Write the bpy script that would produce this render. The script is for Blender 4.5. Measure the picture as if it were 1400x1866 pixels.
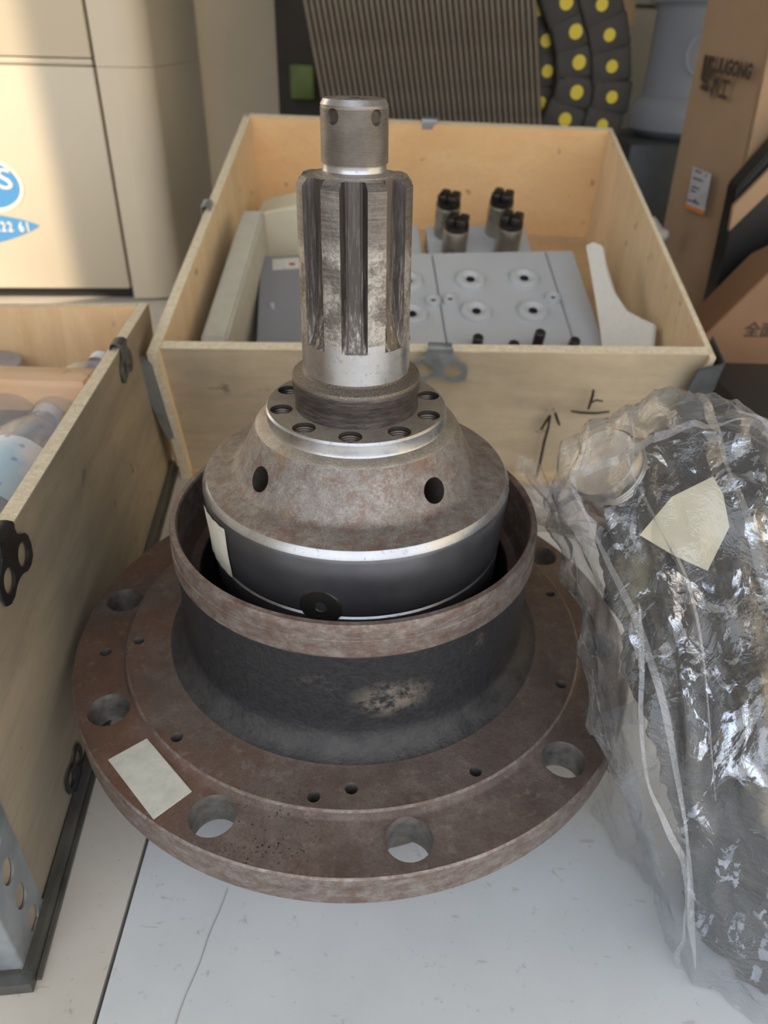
import bpy, bmesh, math, random
from math import sin, cos, pi, radians, sqrt, atan2
from mathutils import Vector, Matrix, noise
random.seed(7)
C = bpy.context.scene.collection
SC = bpy.context.scene
for _o in list(bpy.data.objects): bpy.data.objects.remove(_o)

# ------------------------------------------------------------------ camera
FPX = 1315.26
RGT = Vector((0.9996, 0.0151, 0.0231)).normalized()
FWD = Vector((0.0, 0.8374, -0.5465)).normalized()
RGT = (RGT - FWD*RGT.dot(FWD)).normalized()
UPV = RGT.cross(FWD).normalized()
Z0 = .2587          # height of the drum rim above the floor
CAM = Vector((0.0243, -0.5094, 0.3256 + Z0))
cd = bpy.data.cameras.new('camera'); cam = bpy.data.objects.new('camera', cd); C.objects.link(cam)
cam.matrix_world = Matrix(((RGT.x, UPV.x, -FWD.x, CAM.x), (RGT.y, UPV.y, -FWD.y, CAM.y), (RGT.z, UPV.z, -FWD.z, CAM.z), (0, 0, 0, 1)))
cd.sensor_fit = 'VERTICAL'; cd.sensor_height = 36.0; cd.sensor_width = 36.0*1400/1866
cd.lens = FPX/1866*36.0
cd.clip_start = 0.02; cd.clip_end = 60
cd.dof.use_dof = True; cd.dof.focus_distance = 0.475; cd.dof.aperture_fstop = cd.lens/3.4
SC.camera = cam

# ------------------------------------------------------------------ world, sun, exposure
W = bpy.data.worlds.new('world'); SC.world = W; W.use_nodes = True
wn = W.node_tree; bg = wn.nodes['Background']
tc = wn.nodes.new('ShaderNodeTexCoord'); sp = wn.nodes.new('ShaderNodeSeparateXYZ'); cr = wn.nodes.new('ShaderNodeValToRGB')
wn.links.new(tc.outputs['Generated'], sp.inputs[0]); wn.links.new(sp.outputs['Z'], cr.inputs[0])
cr.color_ramp.elements[0].position = 0.0; cr.color_ramp.elements[0].color = (.24, .225, .21, 1)
cr.color_ramp.elements[1].position = 1.0; cr.color_ramp.elements[1].color = (.66, .74, .86, 1)
e_ = cr.color_ramp.elements.new(0.03); e_.color = (.88, .89, .90, 1)
wn.links.new(cr.outputs[0], bg.inputs['Color']); bg.inputs['Strength'].default_value = 2.3
sd = bpy.data.lights.new('sun', 'SUN'); sun = bpy.data.objects.new('sun', sd); C.objects.link(sun)
sd.energy = 7.5; sd.color = (1.0, .80, .56); sd.angle = radians(1.6)
SUN_DIR = Vector((.80, .50, -.33)).normalized()
sun.rotation_euler = SUN_DIR.to_track_quat('-Z', 'Y').to_euler(); sun.location = (-3, -4, 3)
vs = SC.view_settings; vs.view_transform = 'Standard'; vs.look = 'None'; vs.gamma = 1.0; vs.exposure = 0.12; vs.use_curve_mapping = False

# ------------------------------------------------------------------ helpers
def ray(px, py): return (FWD*FPX + RGT*(px-700) - UPV*(py-933)).normalized()
def at_plane(px, py, o, n):
    d = ray(px, py); return CAM + d*((o-CAM).dot(n)/d.dot(n))
def at_y(px, py, Y): return at_plane(px, py, Vector((0, Y, 0)), Vector((0, 1, 0)))
def at_z(px, py, z): return at_plane(px, py, Vector((0, 0, z)), Vector((0, 0, 1)))

def srgb(r, g, b):
    f = lambda c: (c/255)/12.92 if c/255 <= .04045 else ((c/255+.055)/1.055)**2.4
    return (f(r), f(g), f(b), 1)

class M:
    """small node-material writer"""
    def __init__(s, name):
        s.m = bpy.data.materials.new(name); s.m.use_nodes = True; s.t = s.m.node_tree
        s.b = s.t.nodes['Principled BSDF']; s.tc = s.t.nodes.new('ShaderNodeTexCoord')
    def node(s, kind, **k):
        n = s.t.nodes.new('ShaderNode'+kind)
        for a, v in k.items():
            if a in n.inputs:
                if isinstance(v, bpy.types.NodeSocket): s.t.links.new(v, n.inputs[a])
                else: n.inputs[a].default_value = v
            else: setattr(n, a, v)
        return n
    def coord(s, scale=(1, 1, 1), rot=(0, 0, 0), loc=(0, 0, 0)):
        mp = s.t.nodes.new('ShaderNodeMapping'); mp.inputs['Scale'].default_value = scale; mp.inputs['Rotation'].default_value = rot
        mp.inputs['Location'].default_value = loc
        s.t.links.new(s.tc.outputs['Object'], mp.inputs[0]); return mp.outputs[0]
    def noise(s, scale, detail=4, rough=.6, vec=None, dist=0.0, lo=.35, hi=.65):
        n = s.node('TexNoise', Scale=scale, Detail=detail, Roughness=rough, Distortion=dist)
        s.t.links.new(vec or s.coord(), n.inputs['Vector'])
        return s.mapr(n.outputs[0], lo, hi)
    def mapr(s, v, a, b, c=0.0, d=1.0):
        r = s.node('MapRange'); s.t.links.new(v, r.inputs[0])
        for i, x in enumerate((a, b, c, d)): r.inputs[i+1].default_value = x
        return r.outputs[0]
    def math(s, op, a, b=0.0):
        n = s.node('Math', operation=op)
        for i, x in enumerate((a, b)):
            if isinstance(x, bpy.types.NodeSocket): s.t.links.new(x, n.inputs[i])
            else: n.inputs[i].default_value = x
        return n.outputs[0]
    def mix(s, f, a, b):
        n = s.t.nodes.new('ShaderNodeMix'); n.data_type = 'RGBA'
        for i, x in ((0, f), (6, a), (7, b)):
            if isinstance(x, bpy.types.NodeSocket): s.t.links.new(x, n.inputs[i])
            else: n.inputs[i].default_value = x
        return n.outputs[2]
    def set(s, **k):
        for a, v in k.items():
            a = a.replace('_', ' ')
            if isinstance(v, bpy.types.NodeSocket): s.t.links.new(v, s.b.inputs[a])
            else: s.b.inputs[a].default_value = v
        return s
    def bump(s, h, strength=.3, dist=.001):
        n = s.node('Bump', Strength=strength, Distance=dist); s.t.links.new(h, n.inputs['Height'])
        s.t.links.new(n.outputs[0], s.b.inputs['Normal']); return s
    def xyz(s, vec=None):
        n = s.t.nodes.new('ShaderNodeSeparateXYZ'); s.t.links.new(vec or s.tc.outputs['Object'], n.inputs[0]); return n.outputs

def plain(name, col, rough=.5, metal=0.0, var=.12, scale=30, bump=.1, **k):
    m = M(name); n = m.noise(scale, 5, .6, lo=.3, hi=.7)
    c2 = tuple(c*(1-var*2) for c in col[:3])+(1,)
    m.set(Base_Color=m.mix(n, c2, col), Roughness=rough, Metallic=metal, **k)
    if bump: m.bump(n, bump, .0006)
    return m.m

def link(o, parent=None):
    C.objects.link(o)
    if parent: o.parent = parent
    return o
def mesh(name, V, F, mats, parent=None, midx=None, smooth=30):
    me = bpy.data.meshes.new(name); me.from_pydata([tuple(v) for v in V], [], F)
    if not isinstance(mats, (list, tuple)): mats = [mats]
    for m in mats: me.materials.append(m)
    if midx: me.polygons.foreach_set('material_index', midx)
    me.validate(); me.update()
    finish(me, smooth)
    return link(bpy.data.objects.new(name, me), parent)
def finish(me, smooth=30):
    if smooth:
        me.polygons.foreach_set('use_smooth', [True]*len(me.polygons))
        me.set_sharp_from_angle(angle=radians(smooth))
    me.update()
def recalc(me):
    bm = bmesh.new(); bm.from_mesh(me); bmesh.ops.recalc_face_normals(bm, faces=bm.faces); bm.to_mesh(me); bm.free()
def bobj(name, bm, mats, parent=None, smooth=30):
    me = bpy.data.meshes.new(name); bmesh.ops.recalc_face_normals(bm, faces=bm.faces); bm.to_mesh(me); bm.free()
    if not isinstance(mats, (list, tuple)): mats = [mats]
    for m in mats: me.materials.append(m)
    finish(me, smooth)
    return link(bpy.data.objects.new(name, me), parent)
def tag(o, label, cat=None, group=None, kind=None):
    if label: o['label'] = label
    if cat: o['category'] = cat
    if group: o['group'] = group
    if kind: o['kind'] = kind
    return o
def thing(name, loc, label, cat, group=None, rot=(0, 0, 0)):
    o = bpy.data.objects.new(name, None); C.objects.link(o); o.location = loc; o.rotation_euler = rot; o.empty_display_size = .02
    return tag(o, label, cat, group)
def box(bm, c, s, rot=None, bev=0.0, seg=2):
    r = bmesh.ops.create_cube(bm, size=1.0); v = r['verts']
    bmesh.ops.scale(bm, vec=Vector(s), verts=v)
    if bev > 0:
        es = list({e for x in v for e in x.link_edges})
        rr = bmesh.ops.bevel(bm, geom=es, offset=bev, segments=seg, affect='EDGES', profile=.5)
        v = list({x for f in rr['faces'] for x in f.verts} | {x for x in v if x.is_valid})
    if rot is not None: bmesh.ops.transform(bm, matrix=rot.to_4x4(), verts=v)
    bmesh.ops.translate(bm, vec=Vector(c), verts=v)
    return v
def boxo(name, c, s, mat, parent=None, rot=None, bev=.001, smooth=30):
    bm = bmesh.new(); box(bm, c, s, rot, bev); return bobj(name, bm, mat, parent, smooth)
def lathe(prof, n=160, closed=False, mats=None, ang0=0.0):
    """prof [(r,z,matidx)]; returns V,F,idx"""
    V, F, I, rows = [], [], [], []
    for p in prof:
        r, z = p[0], p[1]
        if r < 1e-7: rows.append([len(V)]); V.append((0, 0, z))
        else:
            rows.append(list(range(len(V), len(V)+n)))
            for k in range(n):
                a = ang0+2*pi*k/n; V.append((r*cos(a), r*sin(a), z))
    m = len(prof)
    for i in range(m if closed else m-1):
        A, B = rows[i], rows[(i+1) % m]; mi = prof[i][2] if len(prof[i]) > 2 else 0
        for k in range(n):
            k2 = (k+1) % n
            if len(A) == 1 and len(B) == 1: continue
            if len(A) == 1: F.append((A[0], B[k2], B[k]))
            elif len(B) == 1: F.append((A[k], A[k2], B[0]))
            else: F.append((A[k], A[k2], B[k2], B[k]))
            I.append(mi)
    return V, F, I
def lath(name, prof, mats, parent=None, n=160, closed=False, smooth=30, xf=None):
    V, F, I = lathe(prof, n, closed)
    if xf: V = [xf(Vector(v)) for v in V]
    o = mesh(name, V, F, mats, parent, I, None)
    me = o.data; recalc(me); finish(me, smooth); return o
def cyl_between(bm, a, b, r, n=32, r2=None):
    a, b = Vector(a), Vector(b); d = b-a; q = d.to_track_quat('Z', 'Y').to_matrix().to_4x4()
    res = bmesh.ops.create_cone(bm, cap_ends=True, segments=n, radius1=r, radius2=r if r2 is None else r2, depth=d.length)
    bmesh.ops.transform(bm, matrix=Matrix.Translation((a+b)/2) @ q, verts=res['verts']); return res['verts']
def cut(o, bm, mi=0):
    """subtract the solids in bm from o (applied, the cutter is removed again)"""
    me = bpy.data.meshes.new('cutter'); bmesh.ops.recalc_face_normals(bm, faces=bm.faces); bm.to_mesh(me); bm.free()
    co = bpy.data.objects.new('cutter', me); C.objects.link(co)
    if len(o.data.materials): 
        for m in o.data.materials: me.materials.append(m)
    co.matrix_world = Matrix(); me.polygons.foreach_set('material_index', [mi]*len(me.polygons))
    par, mw = o.parent, o.matrix_world.copy(); o.parent = None; o.matrix_world = Matrix()
    bpy.context.view_layer.update()
    md = o.modifiers.new('b', 'BOOLEAN'); md.operation = 'DIFFERENCE'; md.object = co; md.solver = 'EXACT'
    bpy.context.view_layer.update()
    dg = bpy.context.evaluated_depsgraph_get()
    new = bpy.data.meshes.new_from_object(o.evaluated_get(dg)); o.modifiers.clear()
    o.data = new; finish(new, 30); bpy.data.objects.remove(co)
    o.parent = par; o.matrix_basis = Matrix()
    return o
def curve_plate(name, loops, thick, mat, parent=None, bevel=0.0, M4=None, smooth=30):
    """flat plate with holes: loops of 2D points, first the outline; extruded along local z"""
    cu = bpy.data.curves.new(name, 'CURVE'); cu.dimensions = '2D'; cu.fill_mode = 'BOTH'; cu.extrude = thick/2; cu.bevel_depth = bevel
    for L in loops:
        s = cu.splines.new('POLY'); s.points.add(len(L)-1)
        for i, (x, y) in enumerate(L): s.points[i].co = (x, y, 0, 1)
        s.use_cyclic_u = True
    return curve_to(name, cu, mat, parent, M4, smooth)
def curve_to(name, cu, mat, parent, M4, smooth=30):
    t = bpy.data.objects.new('tmp', cu); C.objects.link(t); bpy.context.view_layer.update()
    me = bpy.data.meshes.new_from_object(t.evaluated_get(bpy.context.evaluated_depsgraph_get())); bpy.data.objects.remove(t)
    if M4 is not None: me.transform(M4)
    me.name = name; me.materials.clear(); me.materials.append(mat); finish(me, smooth)
    return link(bpy.data.objects.new(name, me), parent)
def text(name, s, size, mat, parent, M4, ext=.0003, bold=0.0, sx=1.0, space=1.0):
    cu = bpy.data.curves.new(name, 'FONT'); cu.body = s; cu.size = size; cu.extrude = ext; cu.offset = bold
    cu.align_x = 'CENTER'; cu.align_y = 'CENTER'; cu.resolution_u = 3; cu.space_character = space
    return curve_to(name, cu, mat, parent, M4 @ Matrix.Diagonal((sx, 1, 1, 1)), 0)
def frame(o, x, y):
    """4x4 with local x, y along the given vectors, z = x cross y"""
    x = Vector(x).normalized(); z = x.cross(Vector(y)).normalized(); y = z.cross(x)
    return Matrix(((x.x, y.x, z.x, o[0]), (x.y, y.y, z.y, o[1]), (x.z, y.z, z.z, o[2]), (0, 0, 0, 1)))
def prism(name, pts, depth, mat, parent=None, bev=.0):
    """solid from a planar polygon (3D pts) pushed along depth vector"""
    n = len(pts); V = [Vector(p) for p in pts]+[Vector(p)+Vector(depth) for p in pts]
    F = [tuple(range(n)), tuple(range(2*n-1, n-1, -1))]+[(i, (i+1) % n, n+(i+1) % n, n+i) for i in range(n)]
    bm = bmesh.new(); vs_ = [bm.verts.new(v) for v in V]
    for f in F: bm.faces.new([vs_[i] for i in f])
    if bev: bmesh.ops.bevel(bm, geom=list(bm.edges), offset=bev, segments=2, affect='EDGES')
    return bobj(name, bm, mat, parent)
def ribbon(name, pts, w, nrm, mat, parent, lift=.0004, taper=True):
    V, F = [], []; n = len(pts)
    for i, p in enumerate(pts):
        p = Vector(p); d = (Vector(pts[min(i+1, n-1)])-Vector(pts[max(i-1, 0)])).normalized(); s = d.cross(nrm).normalized()
        ww = w*(.55+.45*sin(pi*min(1, (i+.6)/n))) if taper else w
        for t in (-1, 1):
            V.append(p+s*ww/2*t+nrm*lift); V.append(p+s*ww/2*t-nrm*lift*.5)
    for i in range(n-1):
        a, b = 4*i, 4*i+4
        F += [(a, a+2, b+2, b), (a+1, b+1, b+3, a+3), (a, b, b+1, a+1), (a+2, a+3, b+3, b+2)]
    F += [(0, 1, 3, 2), (4*n-4, 4*n-2, 4*n-1, 4*n-3)]
    return mesh(name, V, F, mat, parent, smooth=0)

# ------------------------------------------------------------------ materials
def m_rust():
    m = M('rusty_flange_steel')
    x = m.xyz()
    a = m.noise(26, 6, .65, lo=.35, hi=.68); b = m.noise(120, 8, .8, lo=.45, hi=.57); c = m.noise(9, 3, .5, lo=.45, hi=.62)
    col = m.mix(a, srgb(98, 86, 81), srgb(126, 114, 108)); col = m.mix(m.math('MULTIPLY', b, .4), col, srgb(90, 68, 62))
    org = m.math('MULTIPLY', c, m.mapr(x[0], .02, -.16)); col = m.mix(m.math('MULTIPLY', org, .5), col, srgb(130, 88, 62)); fg = m.noise(480, 3, .6, lo=.3, hi=.7); col = m.mix(m.math('MULTIPLY', fg, .3), col, srgb(84, 68, 62))
    g = m.noise(70, 8, .8, lo=.56, hi=.62); col = m.mix(m.math('MULTIPLY', g, .4), col, srgb(146, 136, 128))
    # oil specks near the front edge
    v = m.node('TexVoronoi', Scale=330.0); m.t.links.new(m.coord(), v.inputs['Vector'])
    dv = m.node('VectorMath', operation='DISTANCE'); m.t.links.new(m.tc.outputs['Object'], dv.inputs[0]); dv.inputs[1].default_value = (-.045, -.222, .1281)
    near = m.mapr(dv.outputs['Value'], .055, .012); k = m.noise(85, 3, .6, lo=.46, hi=.60)
    sp_ = m.math('MULTIPLY', m.math('MULTIPLY', m.mapr(v.outputs['Distance'], .34, .22), near), k)
    col = m.mix(sp_, col, srgb(30, 26, 25))
    m.set(Base_Color=col, Metallic=.25, Roughness=m.mapr(a, 0, 1, .45, .68)); m.bump(m.math('ADD', fg, b), .28, .0006); return m.m
def m_band():
    m = M('worn_rim_steel'); a = m.noise(60, 7, .8, vec=m.coord((1, 1, 2.2)), lo=.38, hi=.66); b = m.noise(110, 8, .8, lo=.48, hi=.55)
    col = m.mix(a, srgb(112, 97, 90), srgb(158, 150, 144)); col = m.mix(m.math('MULTIPLY', b, .5), col, srgb(112, 84, 74))
    m.set(Base_Color=col, Metallic=.45, Roughness=.45); m.bump(m.math('ADD', a, b), .25, .0005); return m.m
def m_drum():
    m = M('black_painted_casting'); a = m.noise(20, 4, .6, lo=.62, hi=.74); b = m.noise(230, 5, .7, lo=.4, hi=.7); x = m.xyz()
    col = m.mix(b, srgb(36, 36, 39), srgb(52, 52, 55))
    col = m.mix(m.math('MULTIPLY', m.math('MULTIPLY', a, b), .9), col, srgb(118, 106, 94))
    dv = m.node('VectorMath', operation='DISTANCE'); m.t.links.new(m.coord((1, 1, 1.7)), dv.inputs[0]); dv.inputs[1].default_value = (.035, -.15, .3160)
    pt = m.math('MULTIPLY', m.mapr(dv.outputs['Value'], .036, .012), m.noise(110, 6, .75, lo=.42, hi=.56)); col = m.mix(m.math('MULTIPLY', pt, .8), col, srgb(132, 122, 110))
    ft = m.math('MULTIPLY', m.mapr(x[2], .1565, .1500), m.noise(60, 5, .7, lo=.3, hi=.6)); col = m.mix(m.math('MULTIPLY', ft, .7), col, srgb(76, 74, 73))
    m.set(Base_Color=col, Metallic=.1, Roughness=.48); m.bump(b, .5, .0008); return m.m
def m_cone():
    m = M('rusty_cast_carrier'); a = m.noise(75, 7, .8, lo=.36, hi=.64); b = m.noise(620, 4, .8, lo=.42, hi=.58); c = m.noise(48, 8, .8, lo=.51, hi=.57, dist=1.2)
    x = m.xyz()
    col = m.mix(a, srgb(126, 117, 111), srgb(172, 168, 164)); col = m.mix(m.math('MULTIPLY', c, .6), col, srgb(132, 100, 90))
    col = m.mix(m.math('MULTIPLY', b, .4), col, srgb(96, 84, 78))
    y = m.noise(30, 4, .6, vec=m.coord((1, 1, 1), loc=(3, 1, 0)), lo=.60, hi=.72); col = m.mix(m.math('MULTIPLY', y, .6), col, srgb(150, 116, 66))
    m.set(Base_Color=col, Metallic=.45, Roughness=.42); m.bump(m.math('ADD', a, m.math('MULTIPLY', b, .8)), .35, .0006); return m.m
def m_machined(name, col, rough=.28, spots=True, aniso=0.0):
    m = M(name); b = m.noise(380, 3, .6, lo=.60, hi=.70); a = m.noise(40, 5, .6, lo=.3, hi=.7)
    dark = tuple(c*.72 for c in col[:3])+(1,)
    c = m.mix(a, dark, col)
    if spots: c = m.mix(m.math('MULTIPLY', b, .45), c, tuple(q*.3 for q in col[:3])+(1,))
    m.set(Base_Color=c, Metallic=.85, Roughness=m.mapr(a, 0, 1, rough, rough+.16)); m.bump(b, .12, .0003)
    return m.m
def m_black_machined():
    m = M('blued_machined_steel'); a = m.noise(18, 4, .6, lo=.3, hi=.7); l = m.noise(120, 3, .6, vec=m.coord((.2, .2, 14)), lo=.35, hi=.65)
    s = m.noise(300, 2, .5, lo=.70, hi=.76)
    c = m.mix(a, srgb(104, 105, 112), srgb(128, 128, 134)); c = m.mix(m.math('MULTIPLY', s, .6), c, srgb(120, 112, 104))
    m.set(Base_Color=c, Metallic=.8, Roughness=m.mapr(a, 0, 1, .27, .36)); m.bump(l, .05, .0002); return m.m
def m_spline_top():
    m = M('worn_spline_steel'); a = m.noise(46, 6, .7, lo=.44, hi=.56); f = m.noise(420, 3, .6, vec=m.coord((1, 1, 1)), lo=.4, hi=.6)
    l = m.noise(300, 2, .5, vec=m.coord((.1, .1, 3)), lo=.3, hi=.7); x = m.xyz()
    zz = m.math('MULTIPLY', m.mapr(x[2], .480, .466), 1.0); a = m.math('MULTIPLY', a, m.mapr(zz, 0, 1, .12, 1.0))
    c = m.mix(a, srgb(104, 99, 95), srgb(186, 182, 176)); c = m.mix(m.math('MULTIPLY', f, .45), c, srgb(80, 72, 68)); c = m.mix(m.math('MULTIPLY', l, .25), c, srgb(180, 176, 172))
    m.set(Base_Color=c, Metallic=.6, Roughness=.42); m.bump(m.math('ADD', a, f), .3, .0004); return m.m
def m_groove():
    m = M('dark_groove_steel'); l = m.noise(150, 6, .8, vec=m.coord((3, 3, .25)), lo=.5, hi=.66); x = m.xyz()
    lo = m.mapr(x[2], .489, .425, .18, 1.0)  # grooves darker than the teeth, pale streaks stronger towards the bottom
    c = m.mix(m.math('MULTIPLY', l, lo), srgb(84, 79, 77), srgb(176, 168, 160))
    m.set(Base_Color=c, Metallic=.6, Roughness=.36); m.bump(l, .3, .0004); return m.m
def m_collar():
    m = M('speckled_collar_steel'); b = m.noise(900, 3, .7, lo=.40, hi=.62); x = m.xyz(); l = m.noise(60, 5, .7, vec=m.coord((1, 1, 8)), lo=.42, hi=.62)
    top = m.mapr(x[2], .3730, .3752)
    c = m.mix(l, srgb(72, 67, 66), srgb(104, 98, 96)); t = m.mix(b, srgb(100, 93, 85), srgb(138, 130, 120))
    c = m.mix(top, c, t)
    m.set(Base_Color=c, Metallic=.6, Roughness=.40); m.bump(b, .35, .0005); return m.m
def m_face():
    m = M('speckled_bolt_face_steel'); b = m.noise(950, 3, .7, lo=.38, hi=.64); a = m.noise(70, 4, .6, lo=.4, hi=.65)
    c = m.mix(b, srgb(150, 143, 134), srgb(192, 185, 175)); c = m.mix(m.math('MULTIPLY', a, .3), c, srgb(110, 96, 82))
    m.set(Base_Color=c, Metallic=.6, Roughness=.40); m.bump(b, .3, .0004); return m.m
def m_ply(name, c1, c2, rot=(0, 0, 0), dirt=.5, grain=(1, 1, 12)):
    m = M(name); v = m.coord(grain, rot); a = m.noise(5, 6, .6, vec=v, dist=.6, lo=.35, hi=.65); f = m.noise(60, 5, .7, vec=v, lo=.3, hi=.7)
    b = m.noise(7, 4, .6, lo=.42, hi=.72); d = m.noise(26, 4, .6, lo=.66, hi=.74)
    c = m.mix(a, c1, c2); c = m.mix(m.math('MULTIPLY', f, .22), c, tuple(q*.6 for q in c1[:3])+(1,)); c = m.mix(m.math('MULTIPLY', b, dirt), c, tuple(q*.62 for q in c1[:3])+(1,))
    c = m.mix(m.math('MULTIPLY', d, .7), c, tuple(q*.25 for q in c1[:3])+(1,))
    m.set(Base_Color=c, Roughness=.62); m.bump(f, .15, .0006); return m.m
def m_edge():
    m = M('plywood_edge'); l = m.noise(40, 3, .6, vec=m.coord((3, 3, 3)), lo=.35, hi=.65); w = m.noise(320, 3, .6, lo=.35, hi=.7)
    c = m.mix(l, srgb(222, 210, 184), srgb(240, 230, 206)); c = m.mix(m.math('MULTIPLY', w, .3), c, srgb(150, 130, 100)); m.set(Base_Color=c, Roughness=.75); m.bump(w, .4, .0006); return m.m
def m_galv(name='galvanised_steel', c=(176, 184, 190), r=.38):
    m = M(name); a = m.noise(35, 5, .6, lo=.35, hi=.65); q = srgb(*c)
    m.set(Base_Color=m.mix(a, tuple(x*.7 for x in q[:3])+(1,), q), Metallic=.75, Roughness=m.mapr(a, 0, 1, r, r+.15)); m.bump(a, .08, .0005); return m.m
def m_floor(name, c):
    m = M(name); a = m.noise(6, 5, .6, lo=.35, hi=.7); s = m.noise(70, 6, .75, lo=.60, hi=.72); sc_ = m.noise(30, 3, .5, vec=m.coord((1, 5, 1), rot=(0, 0, .9)), lo=.68, hi=.71); q = srgb(*c)
    k = m.mix(m.math('MULTIPLY', a, .55), q, tuple(x*.78 for x in q[:3])+(1,)); k = m.mix(m.math('MULTIPLY', s, .55), k, srgb(112, 108, 100)); k = m.mix(m.math('MULTIPLY', sc_, .25), k, srgb(110, 106, 100))
    d = m.noise(260, 3, .6, lo=.72, hi=.76); k = m.mix(m.math('MULTIPLY', d, .7), k, srgb(70, 64, 58))
    m.set(Base_Color=k, Roughness=.42); m.bump(s, .08, .0006); return m.m
def m_film(name, haze=.14, tint=(1, 1, 1, 1), rough=.08, spec=.5):
    """thin clear plastic: mostly see-through, shiny at grazing angles, slightly milky"""
    m = M(name); t = m.t; out = t.nodes['Material Output']; t.nodes.remove(m.b)
    tr = m.node('BsdfTransparent'); tr.inputs[0].default_value = tint
    gl = m.node('BsdfGlossy'); gl.inputs['Roughness'].default_value = rough
    df = m.node('BsdfDiffuse'); df.inputs[0].default_value = (.9, .92, .95, 1)
    w = m.noise(28, 5, .65, dist=1.2, lo=.2, hi=.8); wf = m.noise(110, 3, .6, lo=.2, hi=.8)
    h = m.math('ADD', w, m.math('MULTIPLY', wf, .25))
    bp = m.node('Bump', Strength=.55, Distance=.004); t.links.new(h, bp.inputs['Height']); t.links.new(bp.outputs[0], gl.inputs['Normal'])
    fr = m.node('LayerWeight', Blend=.35); t.links.new(bp.outputs[0], fr.inputs['Normal'])
    m1 = m.node('MixShader'); m1.inputs[0].default_value = haze; t.links.new(tr.outputs[0], m1.inputs[1]); t.links.new(df.outputs[0], m1.inputs[2])
    m2 = m.node('MixShader'); f = m.mapr(m.math('POWER', fr.outputs['Facing'], 2.0), 0, 1, .08, spec); t.links.new(f, m2.inputs[0]); t.links.new(m1.outputs[0], m2.inputs[1]); t.links.new(gl.outputs[0], m2.inputs[2])
    t.links.new(m2.outputs[0], out.inputs['Surface']); return m.m

RUST, BAND, DRUM, CONE = m_rust(), m_band(), m_drum(), m_cone()
MACH = m_machined('bright_machined_steel', srgb(196, 198, 202), .22); THREAD = plain('thread_steel', srgb(184, 178, 172), .34, .75, var=.12, scale=50, bump=0)
BLUED, STOP, SGRV, COLL, FACE = m_black_machined(), m_spline_top(), m_groove(), m_collar(), m_face()
PLYO = m_ply('plywood_outer', srgb(200, 172, 134), srgb(220, 194, 156), dirt=.45, grain=(1.2, 1.2, 7))
PLYI = m_ply('plywood_inner', srgb(226, 192, 148), srgb(240, 210, 168), dirt=.12, grain=(8, 1.2, 1.2))
PLYL = m_ply('plywood_streaked', srgb(146, 136, 120), srgb(170, 158, 138), dirt=.4, grain=(6, .5, 6))
EDGE, GALV = m_edge(), m_galv(); GALVD = m_galv('dark_galvanised_steel', (104, 108, 112), .45)
BLK = plain('black_plastic', srgb(40, 40, 42), .4); BLKM = plain('black_matt_rubber', srgb(66, 63, 60), .65)
INK = plain('black_marker_ink', srgb(30, 28, 28), .6, bump=0); PRINT = plain('carton_print_ink', srgb(82, 68, 58), .7, bump=0)
CARD = plain('brown_cardboard', srgb(178, 150, 120), .8, var=.07, scale=8, bump=.05); CARDD = plain('kraft_cardboard', srgb(150, 118, 92), .8, var=.07, scale=8)
FOAM = plain('white_foam', srgb(226, 226, 222), .85, var=.04, scale=120, bump=.5); PAPER = plain('white_sticker_paper', srgb(216, 216, 206), .55, var=.11, scale=90)
GREYP = plain('grey_paint', srgb(188, 193, 200), .42, var=.03, scale=14, bump=.03); YEL = plain('yellow_plastic', srgb(226, 204, 52), .5, var=.05)
BORE = plain('bored_hole_steel', srgb(138, 132, 126), .5, .35, var=.3, scale=120, bump=.3); BORE2 = plain('dark_bore_steel', srgb(74, 68, 62), .5, .2, var=.2, scale=200)
SILV = m_galv('nickel_plated_steel', (176, 170, 160), .25)

# ------------------------------------------------------------------ setting
FLW = m_floor('white_painted_floor', (214, 218, 221)); FLL = m_floor('cream_painted_floor', (210, 204, 194)); DARK = plain('dark_seam_dirt', srgb(46, 44, 42), .9)
WALLM = plain('grey_wall_paint', srgb(212, 206, 190), .6, var=.05, scale=3, bump=0); CEIL = plain('ceiling_paint', srgb(160, 158, 150), .8, var=.03, scale=3)
s1a, s1b = at_z(268, 1531, 0), at_z(172, 1866, 0); s2a, s2b = at_z(415, 1620, 0), at_z(320, 1866, 0)
def xat(a, b, Y): return a.x+(b.x-a.x)*(Y-a.y)/(b.y-a.y)
fl = boxo('floor', (0, .4, -.0352), (5.2, 5.2, .05), DARK, bev=0); fl['kind'] = 'structure'
def panel(x0n, x1n, x0f, x1f, mat):
    y0, y1 = -1.9, 2.6
    o = prism('floor_panel', [(x0n, y0, -.01), (x1n, y0, -.01), (x1f, y1, -.01), (x0f, y1, -.01)], (0, 0, .01), mat, fl); o.data.update(); return o
G = .0016
Ya, Yb = -1.9, 2.6
panel(-2.5, xat(s1a, s1b, Ya)-G, -2.5, xat(s1a, s1b, Yb)-G, FLL)
panel(xat(s1a, s1b, Ya)+G, 2.5, xat(s1a, s1b, Yb)+G, 2.5, FLW)
def struct(name, c, s, mat, bev=0): o = boxo(name, c, s, mat, bev=bev); o['kind'] = 'structure'; return o
YB = 2.40
struct('wall_back', (0, YB+.05, 1.1), (5.0, .1, 2.2), WALLM)
struct('wall_right', (1.95, .5, 1.1), (.1, 3.9, 2.2), WALLM)
struct('shade_ceiling', (.15, .65, 2.20), (3.7, 3.6, .1), CEIL)  # unseen, added to keep sky light off the back and darken reflections
struct('sun_blocker_wall', (-1.66, -.46, 1.15), (.10, 2.48, 2.3), WALLM)  # unseen, added and cut short so sun reaches only the cabinet's left part

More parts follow.
